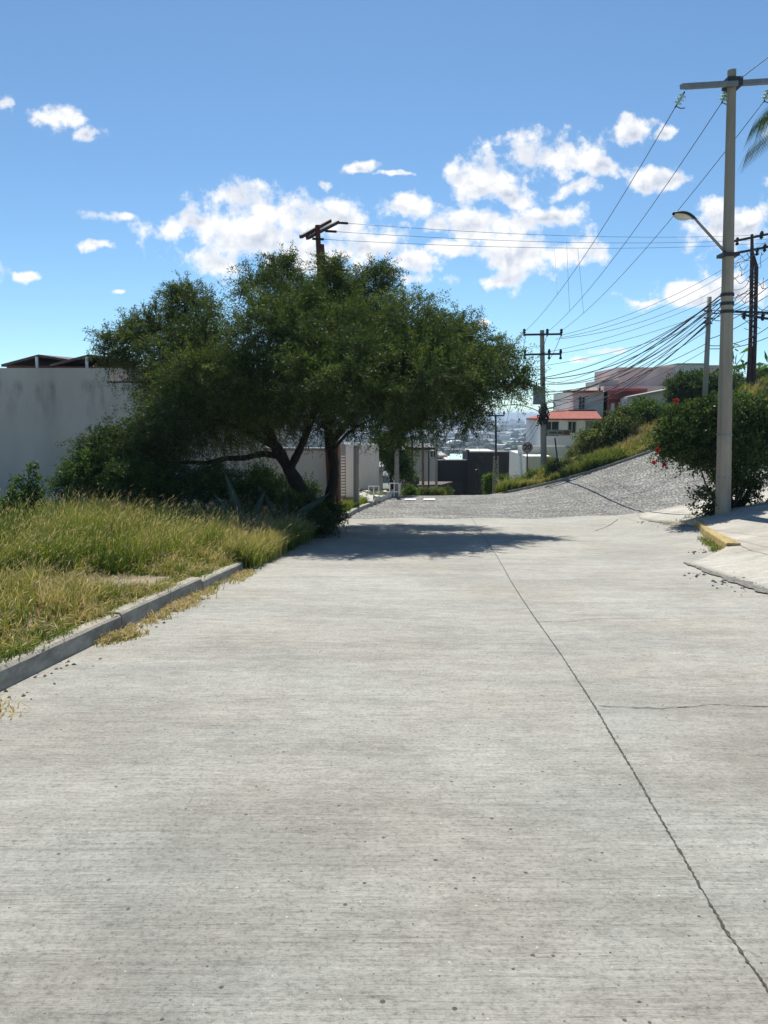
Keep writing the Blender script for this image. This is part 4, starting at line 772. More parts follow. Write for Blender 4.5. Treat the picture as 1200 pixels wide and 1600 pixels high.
# ------------------------------------------------------------ wires
def wire(p, q, sag, r, label, cat='cable', group=None, mat='cable', name='cable', n=22):
    p = np.array(p, float); q = np.array(q, float)
    o = MB().tube(bez(p, q, sag=-sag, n=n), r*.8, 5).build(name, M[mat], base=tuple(p), smooth=True); return tag(o, label, cat, group)
far3 = [P(819, 519, 44.8), P(855, 519, 44.8), P(877, 517, 44.8)]
dg = []
for i, (p, q) in enumerate(zip(ins_pts, far3)):
    wire(p, q, .55, .013, ['left', 'middle', 'right'][i]+'most of the three long wires slanting from the tall pole top to the transformer pole', 'power line', 'power lines from the tall pole', 'wire', 'power_line'); dg.append((p, np.array(q)))
e = np.array(P(1150, 128, 19.0)); wire(e, e+np.array((2.6, -38, 0)), .3, .013, 'single wire running from the tall pole top to the upper right corner', 'power line', None, 'wire', 'power_line', 40)
tw = [P(1165,370,LY-.2), P(1172,378,LY-.2), P(1160,376,LY-.2)]; hz = []
for i, (p, (px, py)) in enumerate(zip(w3, ((1210,366), (1210,373), (1210,379)))):
    q = np.array(P(px, py, 50)); wire(p, q, .35, .012, ['top', 'middle', 'lowest'][i]+' of the three level wires from the rusty pole to the lattice tower', 'power line', 'level power lines', 'wire', 'power_line'); hz.append((p, q))
def on(p, q, sag, px):   # point of a wire at picture column
    for t in np.linspace(0, 1, 800):
        s = np.array(p)*(1-t)+np.array(q)*t-np.array((0, 0, 4*sag*t*(1-t)))
        a = s[1]*math.cos(TH)-(s[2]-EYE)*math.sin(TH); X_ = 600+FP*s[0]/a
        if abs(X_-px) < 1.0: return s
    return np.array(q)
for i, (a_, b_) in enumerate(((866, 870), (886, 889), (903, 911))):
    wire(on(*hz[i], .35, a_), on(*dg[i], .55, b_), 0, .009, ['left', 'middle', 'right'][i]+'most of the thin upright jumper wires joining the level wires to the slanting ones', 'wire', 'upright jumper wires', 'wire', 'jumper_wire')
GB = 'communication cables between the poles'
mainp = [at_pole(y) for y in (436, 460, 466, 472, 478, 484, 490, 520)]
tpc = lambda py, px=850: np.array(P(px, py, 44.7))
lab = 'thin black cable sagging in the bundle between the tall pole and the transformer pole'
for i, (py, sg, r_) in enumerate(((594, .9, .022), (606, 1.0, .014), (612, .8, .014), (620, 1.1, .016), (632, 1.2, .014), (640, .9, .016), (628, .6, .012), (600, .5, .014))):
    wire(mainp[1+i % 6]+np.array((-.1, .1, 0)), tpc(py), sg, r_, lab, 'cable', GB)
lab = 'thin black cable running from the banded hill pole toward the transformer pole'
wpc = lambda py: np.array(P(1107, py, 45.4))
for i, (py, q, sg, r_) in enumerate(((478, (590, 850), .6, .03), (486, (592, 850), .9, .035), (490, (600, 850), 1.2, .025), (498, (612, 850), 1.1, .03), (500, (632, 850), .5, .025), (504, (625, 850), 1.3, .025), (515, (618, 850), .7, .02), (535, (640, 850), .3, .025), (545, (646, 850), .5, .02))):
    wire(wpc(py), tpc(*q), sg, r_, lab, 'cable', 'cables from the banded pole')
lab = 'overhead cable hanging between the hill poles at the right edge'
for i, (a_, b_, sg) in enumerate((((1107,480),(1210,430),.2), ((1107,490),(1210,455),.4), ((1107,500),(1210,440),.3), ((1107,488),(1215,490),.1), ((1107,530),(1210,470),.3), ((1107,540),(1215,500),.5), ((1107,545),(1215,520),.3), ((1107,484),(1175,452),.5), ((1107,497),(1180,470),.6))):
    wire(P(*a_, 45.4), P(*b_, 50), sg, .03, lab, 'cable', 'cables at the right edge')
lab = 'faint cable climbing from the transformer crossarms toward the hill on the right'
for i, (a_, b_, Y2, sg) in enumerate((((876,524),(1215,365),50,.8), ((874,528),(1215,372),50,1.0), ((868,530),(1215,392),50,1.1), ((876,552),(1180,455),50,.5), ((820,556),(1107,470),45.4,.4), ((800,578),(1060,520),50,.3))):
    wire(P(*a_, 44.8), P(*b_, Y2), sg, .016, lab, 'cable', 'cables climbing from the transformer pole', 'wire')
wire(P(770, 607, 40), tpc(590), .1, .03, 'thick dark cable passing the transformer pole from the tree side', 'cable')
wire(P(783, 635, 44), tpc(645, 845), -.25, .03, 'thick bowed cable reaching left from the transformer pole', 'cable')
lab = 'cable dropping downhill from the transformer pole past the hazy city'
for i, (a_, b_) in enumerate((((822,522),(790,665)), ((845,650),(815,690)), ((842,648),(808,688)), ((846,655),(820,695)), ((820,555),(848,585)), ((877,522),(850,570)), ((855,522),(838,560)))):
    wire(P(*a_, 44.7), P(*b_, 44.7+(25 if i in (0, 1, 2, 3) else 0)), .3, .018, lab if i in (0, 1, 2, 3) else 'jumper lead hanging among the transformer pole crossarms', 'cable', 'cables dropping downhill' if i < 4 else 'crossarm jumper leads', 'cable')
# ------------------------------------------------------------ signs
def disc_sign():
    b_ = P(824, 742, 44); b_ = (b_[0], 44, Tz(b_[0], 44)); c = np.array(P(824, 699, 44)); k = 44/FP
    r_ = thing('speed_limit_sign', b_, 'round speed limit sign reading 20 on a thin post', 'road sign')
    MB().tube([b_, c-np.array((0, -.04, 0))], .035, 8).build('post', M['darksteel'], r_)
    MB().lathe(c, [(8.2*k, 0), (8.2*k, .02)], 28, (0, -1, 0)).build('face', M['signface'], r_)
    vs = []; n = 32
    for j in range(n):
        a = 2*math.pi*j/n
        for rr_, dy in ((8.0*k, -.024), (6.6*k, -.024), (6.6*k, -.034), (8.0*k, -.034)): vs.append(c+np.array((math.cos(a)*rr_, dy, math.sin(a)*rr_)))
    MB().add(vs, [(j*4+q, j*4+(q+1) % 4, ((j+1) % n)*4+(q+1) % 4, ((j+1) % n)*4+q) for j in range(n) for q in range(4)]).build('ring', M['signred'], r_)
    cu_ = bpy.data.curves.new('t', 'FONT'); cu_.body = '20'; cu_.size = .42; cu_.align_x = 'CENTER'; cu_.align_y = 'CENTER'; cu_.extrude = .004; cu_.offset = .012
    to = bpy.data.objects.new('t', cu_); me = to.to_mesh(); me2 = me.copy(); to.to_mesh_clear(); bpy.data.objects.remove(to)
    o = link('numerals', me2, M['signblack'], r_); o.rotation_euler = (R(90), 0, 0); o.location = np.array((c[0], c[1]-.03, c[2]))-np.array(b_)
disc_sign()
b_ = P(872, 728, 46); b_ = (b_[0], 46, Tz(b_[0], 46)); k = 46/FP
ns = thing('street_name_sign', b_, 'weathered street name sign on a blue post before the white house', 'street sign')
MB().tube([b_, P(867, 684, 46)], .05, 8).build('post', M['blue'], ns)
MB().box((P(864,0,46)[0], 45.93, P(868,690,46)[2]), (P(872,0,46)[0], 46.07, P(868,681,46)[2])).build('clamp', M['blue'], ns)
x0, x1 = P(855,678,46)[0], P(891,678,46)[0]; z1, z0_ = P(870,671.5,46)[2], P(870,680.5,46)[2]
MB().box((x0, 45.97, z0_), (x1, 46.0, z1)).build('name_plate', M['signgrey'], ns)
MB().box((x1-.42, 45.962, z0_+.06), (x1-.06, 45.968, z1-.06)).build('red_panel', M['signred'], ns)
mb = MB()
for i, wd in enumerate((.05, .09, .06, .07, .05, .09, .07, .05)): mb.box((x0+.12+i*.11, 45.962, z0_+.12), (x0+.12+i*.11+wd, 45.968, z1-.12))
mb.build('worn_lettering', M['signblack'], ns)
# ------------------------------------------------------------ building helper
def wallbox(mb, px0, px1, pt, pbm, Y, D): 
    a = P(px0, pt, Y); b2 = P(px1, pt, Y); z_ = P(px0, pbm, Y)[2]; return mb.box((a[0], Y, z_), (b2[0], Y+D, a[2]))
def part(nm, mat, parent, px0, px1, pt, pbm, Y, D): return wallbox(MB(), px0, px1, pt, pbm, Y, D).build(nm, M[mat], parent)
def window(parent, px0, px1, pt, pb_, Y, frame='ltgrey'):
    a = P(px0, pt, Y); b2 = P(px1, pb_, Y); f = .05; mb = MB()
    for q in (((a[0]-f, Y-.05, b2[2]-f), (b2[0]+f, Y+.02, b2[2])), ((a[0]-f, Y-.05, a[2]), (b2[0]+f, Y+.02, a[2]+f)), ((a[0]-f, Y-.05, b2[2]), (a[0], Y+.02, a[2])), ((b2[0], Y-.05, b2[2]), (b2[0]+f, Y+.02, a[2])), (((a[0]+b2[0])/2-.02, Y-.045, b2[2]), ((a[0]+b2[0])/2+.02, Y-.01, a[2]))): mb.box(*q)
    w = mb.build('window', M[frame], parent); MB().box((a[0], Y-.025, b2[2]), (b2[0], Y-.004, a[2])).build('pane', M['glass'], w)
# left grey warehouse wall
LB = P(-500, 573, 30.5); zt = P(0, 575, 30.5)[2]; gbz = float(z0(30.5))-.5; xe = P(400, 600, 30.5)[0]
wh = thing('plaster_building', (-12, 30.5, gbz), 'large stained grey plaster building behind the weedy lot on the left', 'building')
MB().box((-34, 30.5, gbz), (xe, 46, zt)).build('wall', M['plaster'], wh)
MB().box((P(143,0,30.5)[0], 30.47, P(143,596,30.5)[2]), (P(215,0,30.5)[0], 30.498, P(143,577,30.5)[2])).build('pink_panel', M['pink'], wh)
MB().box((P(140,0,30.5)[0], 30.44, P(143,598,30.5)[2]), (P(215,0,30.5)[0], 30.498, P(143,596,30.5)[2])).build('ledge', M['darksteel'], wh)
for nm, x0p, xm, x1p, Yr in (('a', 2, 60, 106, 31.5), ('b', 78, 138, 235, 31.2)):
    l_ = P(x0p, 573, Yr); m_ = P(xm, 557.5, Yr); r_ = P(x1p, 565 if nm == 'a' else 572, Yr); dpt = 8; th = .10
    vs = [l_, m_, r_, (r_[0], Yr, r_[2]+th), (m_[0], Yr, m_[2]+th), (l_[0], Yr, l_[2]+th)]; vs = vs+[(x, y+dpt, z+.3) for x, y, z in vs]
    o = MB().add(vs, [(0,1,4,5),(1,2,3,4),(6,11,10,7),(7,10,9,8),(5,4,10,11),(4,3,9,10),(0,6,7,1),(1,7,8,2),(0,5,11,6),(2,8,9,3)]).build('roof', M['tin'], wh)
    MB().box((l_[0]+.2, Yr+.05, zt), (r_[0]-.3, Yr+7.5, l_[2]+.02)).build('roof_infill', M['redtin'], wh)
    MB().box((m_[0]-.12, Yr-.05, zt), (m_[0]-.02, Yr+.05, m_[2])).build('post', M['ltgrey'], wh)
# low beige wall and gate past the trunks
def fb(px, Y): x = P(px, 750, Y)[0]; return (x, Y, Tz(x, Y))
bw = thing('beige_wall', fb(450, 32), 'light beige boundary wall seen between the trunks of the big tree', 'wall')
part('wall', 'cream', bw, 401, 513, 704, 815, 32, .3); part('coping', 'greyp', bw, 400, 513.5, 700, 704, 31.95, .4)
bc = thing('brick_pier', fb(521, 31.5), 'pinkish brick gate pier just right of the tree trunks', 'pier'); part('pier', 'brick', bc, 514, 531, 690, 815, 31.6, .5); part('cap', 'greyp', bc, 513, 532, 686.5, 690, 31.55, .6)
lv = thing('louvred_gate', fb(544, 33), 'white slatted gate beside the brick pier', 'gate'); part('panel', 'white', lv, 540, 556, 694, 800, 33, .1); part('panel', 'greyp', lv, 532, 540, 694, 800, 33.05, .1)
mb = MB()
for k_ in range(14): wallbox(mb, 533, 539.5, 712+k_*4.6, 714.2+k_*4.6, 32.98, .05)
mb.build('slats', M['white'], lv)
wb2 = thing('white_wall', fb(575, 41), 'white rendered garden wall with tree shadows beyond the slatted gate', 'wall'); part('wall', 'cream', wb2, 561, 592, 694, 800, 41, .3); part('return_wall', 'greyp', wb2, 592, 598, 730, 800, 42, 5)
for px, py0, Y, w, lab_ in ((556.5, 696, 31, .11, 'thick weathered concrete post in front of the white garden wall'), (620, 688, 40, .12, 'slim concrete street pole beside the small green street tree')):
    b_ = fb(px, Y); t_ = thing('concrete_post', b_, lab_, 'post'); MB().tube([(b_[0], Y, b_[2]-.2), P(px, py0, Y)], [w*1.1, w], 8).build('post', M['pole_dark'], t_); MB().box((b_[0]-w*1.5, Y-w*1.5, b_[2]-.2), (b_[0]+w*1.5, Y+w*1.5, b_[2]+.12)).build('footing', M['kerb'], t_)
# rubble
rr = random.Random(12); 
for i in range(40):
    px = rr.uniform(560, 612); Y = 31.5+(px-560)/52*9+rr.uniform(-.8, .8); x = float(xk(Y))-rr.uniform(-.1, 1.5); z_ = Tz(x, Y)+.12
    s = np.array((rr.uniform(.10, .32), rr.uniform(.08, .22), rr.uniform(.05, .15))); mb = MB(); mb.box(-s, s)
    a = rr.uniform(0, 3.1); tl_ = rr.uniform(-.4, .4); mb.v = [(v[0]*math.cos(a)-v[1]*math.sin(a)+x+rr.uniform(-.05, .05), v[0]*math.sin(a)+v[1]*math.cos(a)+Y+rr.uniform(-.05, .05), v[2]+v[0]*tl_+z_+s[2]*.8+rr.uniform(-.04, .04)) for v in mb.v]
    tag(mb.build('concrete_chunk', M['rubble'], base=(x, Y, z_)), 'pale broken concrete chunk in the pile beyond the big tree', 'rubble', 'pile of broken concrete on the left verge')
for px, Y, lab_ in ((584, 36.5, 'small white metal frame standing left behind the rubble'), (616, 40, 'small white metal frame standing beside the slim street pole')):
    b_ = fb(px, Y-1.2); t_ = thing('metal_stand', b_, lab_, 'frame'); k = Y/FP; z_ = b_[2]+.1; mb = MB()
    for dx in (-.25, 0, .25): mb.tube([(b_[0]+dx, b_[1], z_), (b_[0]+dx, b_[1], z_+.7)], .025, 5)
    mb.build('bars', M['white'], t_)
    for zz_ in (.25, .7): MB().tube([(b_[0]-.25, b_[1], z_+zz_), (b_[0]+.25, b_[1], z_+zz_)], .028, 5).build('rail', M['white'], t_)
# ------------------------------------------------------------ white house with red roof
wY = 56
wh2 = thing('white_house', fb(900, wY), 'white house with a hipped red tile roof behind the transformer pole', 'house')
part('lower_wall', 'white', wh2, 850, 915, 655, 760, wY, 7); part('upper_wall', 'cream', wh2, 896, 968, 612, 745, wY+4, 7)
def hip(parent, nm, mat, px0, px1, pe, xr0, xr1, pr, Y, D, over=.4):
    a = P(px0, pe, Y-over); b2 = P(px1, pe, Y-over); r0_ = P(xr0, pr, Y+D/2); r1_ = P(xr1, pr, Y+D/2); ze = a[2]
    vs = [a, b2, (b2[0], Y+D, ze), (a[0], Y+D, ze), r0_, r1_, (a[0], a[1], ze-.12), (b2[0], b2[1], ze-.12), (b2[0], Y+D, ze-.12), (a[0], Y+D, ze-.12)]
    return MB().add(vs, [(0,1,5,4),(1,2,5),(2,3,4,5),(3,0,4),(0,6,7,1),(1,7,8,2),(2,8,9,3),(3,9,6,0),(6,9,8,7)]).build(nm, M[mat], parent)
hip(wh2, 'roof', 'tile', 848, 941, 654, 872, 930, 640, wY, 6)
part('fascia', 'white', wh2, 850, 940, 654.6, 657.5, wY-.3, .25)
window(wh2, 851, 872, 659, 681, wY-.01); window(wh2, 888, 899, 659, 676, wY-.01); window(wh2, 905, 913, 620, 639, wY+3.99)
part('upper_eave', 'tile', wh2, 884, 942, 610, 613, wY+3.6, .9)
part('chimney', 'greyp', wh2, 936, 941, 600, 612, wY+5, .5)
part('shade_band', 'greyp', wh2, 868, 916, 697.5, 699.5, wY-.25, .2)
# garage block
gY = 50
ga = thing('white_annex', fb(830, gY), 'low white flat roofed annex behind the speed limit sign', 'building')
a = P(822, 713, gY); z_b = P(820, 775, gY)[2]; l_ = P(796, 702, 58)
MB().add([(a[0], gY, z_b), (P(884,0,gY)[0], gY, z_b), (P(884,0,gY)[0], 59, z_b), (l_[0], 58, z_b), (a[0], gY, a[2]), (P(884,0,gY)[0], gY, a[2]), (P(884,0,gY)[0], 59, a[2]), (l_[0], 58, a[2])], [(0,1,5,4),(1,2,6,5),(2,3,7,6),(3,0,4,7),(4,5,6,7),(0,3,2,1)]).build('wall', M['cream'], ga)
part('parapet', 'cream', ga, 816, 884, 697, 712.5, gY+3, .3); part('chimney', 'white', ga, 811, 817, 697, 712, gY+2.5, .5)
# pink house
pY = 60
ph = thing('pink_house', fb(990, pY), 'pink stepped house with a red entrance above the bank', 'house')
part('main_wall', 'pink', ph, 944, 1047, 603, 720, pY, 8); part('upper_storey', 'pink', ph, 966, 1062, 574, 603, pY+3, 7); part('side_block', 'greyp', ph, 941, 967, 594, 604, pY+1, 5)
part('red_wall', 'red', ph, 952, 1011, 610, 665, pY-.6, .5); part('red_canopy', 'red', ph, 966, 1012, 607, 611, pY-1.6, 1.0)
part('column', 'white', ph, 956.5, 960.5, 630, 675, pY-1.0, .3); part('column', 'white', ph, 968, 973, 628, 668, pY-1.0, .3); part('porch_roof', 'tile', ph, 956, 980, 620, 623.5, pY-1.6, .95)
part('water_tank', 'darksteel', ph, 936, 941, 606, 613, pY+1, .4)
mb = MB(); a, b2, c_, d_ = P(979,622,57), P(1062,606,57), P(1062,700,57), P(979,700,57); vs = [a, b2, c_, d_]; vs += [(x, y+1.5, z) for x, y, z in vs]
gw = thing('gable_wall', fb(1020, 57), 'sloping topped light grey wall in front of the pink house', 'wall'); mb.add(vs, [(0,3,2,1),(4,5,6,7),(0,1,5,4),(1,2,6,5),(2,3,7,6),(3,0,4,7)]).build('wall', M['ltgrey'], gw)
MB().bar(P(978,621,57.5), P(1063,604.8,57.5), 1.9, .12).build('coping', M['greyp'], gw)
gh = thing('grey_house', fb(1100, 62), 'plain grey flat roofed house block right of the pink house', 'house'); part('wall', 'ltgrey', gh, 1060, 1105, 569, 700, 62, 8); part('roof_slab', 'greyp', gh, 1058.5, 1106, 567.5, 569, 61.8, 8.4); part('pink_wing', 'pink', gh, 1105.5, 1136, 570.5, 700, 63, 7)
window(gh, 1075, 1084, 585, 597, 61.99)
# ------------------------------------------------------------ buildings beyond the crest
cY = 66
cb = thing('charcoal_building', fb(715, cY), 'dark charcoal painted building at the foot of the street', 'building')
part('low_wall', 'char', cb, 684, 731, 719, 800, cY, 1.2); part('high_wall', 'char', cb, 731, 772.5, 707, 800, cY-.4, 4.5); part('rear_wall', 'char', cb, 773, 796, 706, 800, cY+3, 4); part('roof_edge', 'char', cb, 730, 733.5, 703, 707, cY-.5, 1.0)
part('roof_slab', 'roofslab', cb, 733.5, 773, 705.0, 706.9, cY-.2, 4.6)
part('garage_door', 'darksteel', cb, 700, 722, 752, 790, cY-.06, .04)
a1 = thing('green_roof_building', fb(715, 79), 'low building with pale green roof behind the charcoal building', 'building'); part('wall', 'cream', a1, 701, 731, 721, 780, 76.3, 10)
vs = [P(700,719.5,76), P(732,719.5,76), P(731,709,90), P(703,709,90)]; vs += [(x, y, z-.15) for x, y, z in vs]; MB().add(vs, [(0,1,2,3),(4,7,6,5),(0,4,5,1),(1,5,6,2),(2,6,7,3),(3,7,4,0)]).build('roof', M['greenroof'], a1)
a2 = thing('grey_building', fb(655, 60), 'pale grey house with a dark roof edge seen behind the street poles', 'building'); part('wall', 'greyp', a2, 626, 672, 703, 790, 60, 8); part('wall_return', 'ltgrey', a2, 672, 684, 708, 790, 61, 7); part('roof_slab', 'darksteel', a2, 634, 682, 699, 703, 59.6, 9); window(a2, 672.5, 681, 704.5, 714, 59.0)
a3 = thing('white_building', fb(690, 84), 'white walled low building left of the pale green roof', 'building'); part('wall', 'white', a3, 680, 699, 713, 780, 84, 9); part('parapet', 'greyp', a3, 679.5, 699.5, 711.5, 713, 83.8, 9.4)
window(a3, 684, 690, 714.5, 719, 83.99)
# street poles beyond the crest
def slim(name, px, py0, Y, w, mat, lab_, cross=None, lattice=False, lean=0):
    b_ = fb(px, Y); t_ = thing(name, b_, lab_, 'utility pole'); tp_ = np.array(P(px+lean, py0, Y))
    if not lattice: MB().tube([(b_[0], Y, b_[2]-.2), tp_], [w, w*.75], 8).build('shaft', M[mat], t_)
    else:
        mb = MB(); H = tp_[2]-b_[2]; zm = b_[2]+H*lattice
        for dx in (-.18, .18): MB().bar((b_[0]+dx, Y, b_[2]-.2), (b_[0]+dx*.7, Y, zm), .09, .09).build('rail', M['pole'], t_)
        n = 9
        for i in range(n):
            z1_ = b_[2]+(zm-b_[2])*i/n; z2_ = b_[2]+(zm-b_[2])*(i+1)/n; s_ = 1 if i % 2 else -1; mb.bar((b_[0]-.17*s_, Y, z1_), (b_[0]+.17*s_, Y, z2_), .05, .05); mb.bar((b_[0]-.17, Y, z2_), (b_[0]+.17, Y, z2_), .05, .06)
        mb.build('bracing', M['pole'], t_); MB().tube([(b_[0], Y, zm-.2), tp_], [.07, .06], 8).build('mast', M['darksteel'], t_)
    if cross:
        a_ = P(cross[0], cross[2], Y-.1); c2 = P(cross[1], cross[2], Y-.1); MB().bar(a_, c2, .09, .09).build('crossarm', M['darksteel'], t_)
        for f in (.02, .35, .98): q = np.array(a_)*(1-f)+np.array(c2)*f; MB().lathe(q, [(.03, .05), (.07, .12), (.04, .3)], 8).build('insulator', M['black'], t_)
    return t_
slim('lattice_pole', 774.5, 648, 48, .1, 'pole', 'slim pole with lattice foot and one crossarm before the charcoal building', (759, 788, 649.5), lattice=.5)
slim('street_pole', 645, 682, 47, .075, 'rust', 'leftmost rusty pole in the row beyond the road crest', lean=-1)
slim('street_pole', 661.5, 690, 50, .10, 'woodpole', 'brown wooden pole second from the left beyond the road crest', lean=-1)
slim('street_pole', 670, 704, 50, .06, 'darksteel', 'short thin dark pole in the row beyond the road crest')
slim('street_pole', 682, 684, 52, .11, 'pole_dark', 'grey concrete pole next to the left end of the charcoal building')
slim('street_pole', 745, 727, 54, .07, 'black', 'thin black pole standing against the charcoal wall')
MB_ = MB().lathe(P(745, 737, 53.9), [(.05, -.15), (.14, -.1), (.14, .15), (.05, .2)], 8).build('meter_box', M['black'], None, base=P(745, 737, 53.9)); tag(MB_, 'small dark box fixed to the thin black pole by the charcoal wall', 'box')
# lean-to shelter
sh = thing('shelter', fb(675, 53), 'low rusty sheet roofed shelter beside the poles beyond the crest', 'shelter')
vs = [P(652,758,52.5), P(690,757,52.5), P(708,752.5,55.5), P(655,752,55.5)]; vs += [(x, y, z-.12) for x, y, z in vs]; MB().add(vs, [(0,1,2,3),(4,7,6,5),(0,4,5,1),(1,5,6,2),(2,6,7,3),(3,7,4,0)]).build('roof', M['tin'], sh)
part('back_panel', 'darksteel', sh, 642, 655, 745, 790, 53.5, .2)
for px in (653, 668, 688, 700): a_ = np.array(P(px, 757.5, 52.8)); MB().tube([a_, (a_[0], a_[1], Tz(a_[0], a_[1]))], .05, 6).build('post', M['woodpole'], sh)
part('bench', 'woodpole', sh, 655, 682, 766, 769, 53, .5)
def bush_small(px, py, Y, r_, lab_, mat='leaf_bank', n=180, seed=0): shr(px, Y, [C(px, py, Y, r_, r_*.7)], mat, n, lab_, seed, ll=.1, lw=.05, tl=(.2, .5))
bush_small(665, 772, 46, 8, 'dry scrubby bush at the crest below the wooden pole', seed=71); bush_small(685, 772, 46, 7, 'grey green scrub tuft at the crest by the concrete pole', seed=72); bush_small(695, 770, 50, 9, 'bright low bush at the crest left of the charcoal wall', 'leaf_sap', seed=73); bush_small(640, 768, 44, 8, 'sunlit grassy bush by the rusty pole at the crest', 'leaf_bright', seed=74)
# grit and soil round the corner, thin sidewalk joints
ribbon('corner_dirt', [G(1088,822), G(1060,818), G(1030,813), G(1000,810)], [.25, .3, .2, .06], M['dirt'], z=.012, wob=.1, rag=.9, seed=31, step=.05)
ribbon('corner_dirt', [G(1096,840), G(1112,854), G(1130,868)], [.03, .09, .02], M['dirt'], z=.01, wob=.03, rag=.9, seed=32)
def reg_c(rg, n): a_ = G(1100, 842); b3 = G(1130, 865); t = rg.uniform(0, 1, n); return a_[0]+(b3[0]-a_[0])*t-.05+rg.normal(0, .05, n), a_[1]+(b3[1]-a_[1])*t
weeds('corner_weeds', 40, reg_c, lambda x, y, rg: .07+.05*rg.uniform(0, 1, len(x)), 12, 'small green weeds at the foot of the yellow kerb', 0, zoff=.01, seed=33, lean=.9, heads=.1)
def reg_p(rg, n): return bb[0]+rg.normal(0, .8, n), bb[1]+rg.normal(-.2, .4, n)
weeds('bush_litter', 120, reg_p, lambda x, y, rg: .06+.08*rg.uniform(0, 1, len(x)), 8, 'scraggly weeds and litter under the flowering bush', .1, zoff=.08, seed=34, lean=1.1, heads=.1)
pp = [(x_+random.gauss(0, .25), y_+random.gauss(0, .25)) for x_, y_ in [G(1150,912), G(1180,922), G(1110,898), G(1050,818), G(1070,824), G(1020,815), G(1115,862)] for _ in range(22)]
rocks('edge_rubble', pp, (.008, .035), M['crumble'], (7, 14, -.5), label='loose stones along the broken edge of the driveway and corner', cat='rubble', kind='stuff')
shr(940, 41, [C(925,722,41,26,7), C(965,712,41,20,7)], 'leaf_sap', 260, 'low straggly greenery along the foot of the bank beside the pale kerb', 81, ll=.08, lw=.04, tl=(.2, .5))
shr(1022, 39.5, [C(1020,690,39.5,14,12), C(1035,680,40,12,10)], 'leaf_bank', 220, 'dry straw coloured scrub at the top end of the bank behind the red flowers', 82, ll=.09, lw=.03, tl=(.2, .6))
shr(865, 47, [C(862,724,47,14,8), C(900,712,46,16,12)], 'leaf_bank', 260, 'pale olive scrub behind the street name sign post', 83, ll=.09, lw=.05, tl=(.2, .5))
# ------------------------------------------------------------ the city on the plain
def copyt(o, loc, rz, sc, lab_, grp, cat):
    c = o.copy(); COL.objects.link(c); c.location = loc; c.rotation_euler = (0, 0, rz); c.scale = sc
    for ch in list(o.children): d_ = ch.copy(); COL.objects.link(d_); d_.parent = c
    return tag(c, lab_, cat, grp)
def proto(nm, wall, roof, kind, lab_, grp, cat='building'):
    t_ = thing(nm, (0, 0, -400), lab_, cat, grp)
    if kind == 'barrel':
        MB().box((-1, -.5, -400), (1, .5, -399)).build('wall', M[wall], t_); mb = MB(); vs = []
        for i in range(9): a_ = math.pi*i/8; vs += [(-1.02*math.cos(a_), -.52, -399+.55*math.sin(a_)), (-1.02*math.cos(a_), .52, -399+.55*math.sin(a_))]
        mb.add(vs, [(i*2, i*2+2, i*2+3, i*2+1) for i in range(8)]+[tuple(range(0, 18, 2))[::-1], tuple(range(1, 18, 2))]); mb.build('roof', M[roof], t_)
    else:
        MB().box((-1, -.5, -400), (1, .5, -399)).build('wall', M[wall], t_); MB().box((-1.03, -.53, -399), (1.03, .53, -398.9)).build('roof', M[roof], t_)
    return t_
GC = 'buildings of the hazy city below the hill'
PR = [(proto('warehouse', 'greyp', 'white', 'barrel', 'pale barrel roofed warehouse in the hazy city', GC), 'warehouse with pale arched roof in the hazy city below'), (proto('city_building', 'cream', 'roofslab', 'flat', '', GC), 'cream flat roofed building in the hazy city below'),
      (proto('city_building', 'brick', 'roofslab', 'flat', '', GC), 'brick coloured building in the hazy city below'), (proto('city_building', 'greyp', 'greyp', 'flat', '', GC), 'grey block building in the hazy city below')]
rr = random.Random(77); first = [True]*4
def zpl(x, y): return Tz(x, y)-.3
cnt = 0
spots = [(692,677,1500,26,4,0), (748,676,1700,22,4,0), (762,680,1500,20,8,2), (775,678,1600,22,7,1), (778,682,1450,26,8,3), (800,678,1600,20,5,0), (770,686,1200,20,5,1), (720,684,1300,40,4,3), (812,672,2000,16,4,0), (736,668,2300,20,3,0), (818,684,1300,12,4,0), (835,690,1000,14,5,0), (690,660,3000,20,3,1), (832,683,1250,12,4,1), (805,690,1050,20,5,3), (740,690,1050,24,5,1), (760,697,900,20,4,2), (845,676,1700,12,4,0)]
for (px, py, Y, wpx, hpx, ki) in spots:
    x = P(px, py, Y)[0]; k = Y/FP; w = wpx*k/2; o, lb = PR[ki]; loc = (x, Y, zpl(x, Y)); a_ = rr.uniform(-.15, .15); sc = (w, w*rr.uniform(.8, 1.4), max(5, hpx*k*.8))
    c = copyt(o, loc, a_, sc, lb, GC, 'building')
for i in range(262):
    Y = 850*(4.6)**rr.random(); x = Y*rr.uniform(-.08, .36) if rr.random() < .8 else Y*rr.uniform(-.5, .6); ki = rr.choice((0, 1, 1, 1, 2, 3, 3)); o, lb = PR[ki]; s_ = rr.uniform(4, 15)*(1 if Y < 1500 else 1.9)
    copyt(o, (x, Y, zpl(x, Y)), rr.uniform(-.5, .5), (s_, s_*rr.uniform(.7, 2), rr.uniform(3, 8)), lb, GC, 'building')
for o, _ in PR:
    for ch in list(o.children): bpy.data.objects.remove(ch)
    bpy.data.objects.remove(o)
for o in COL.objects:
    if o.parent is not None and o.parent.get('group') == GC: o.location = (0, 0, 0)
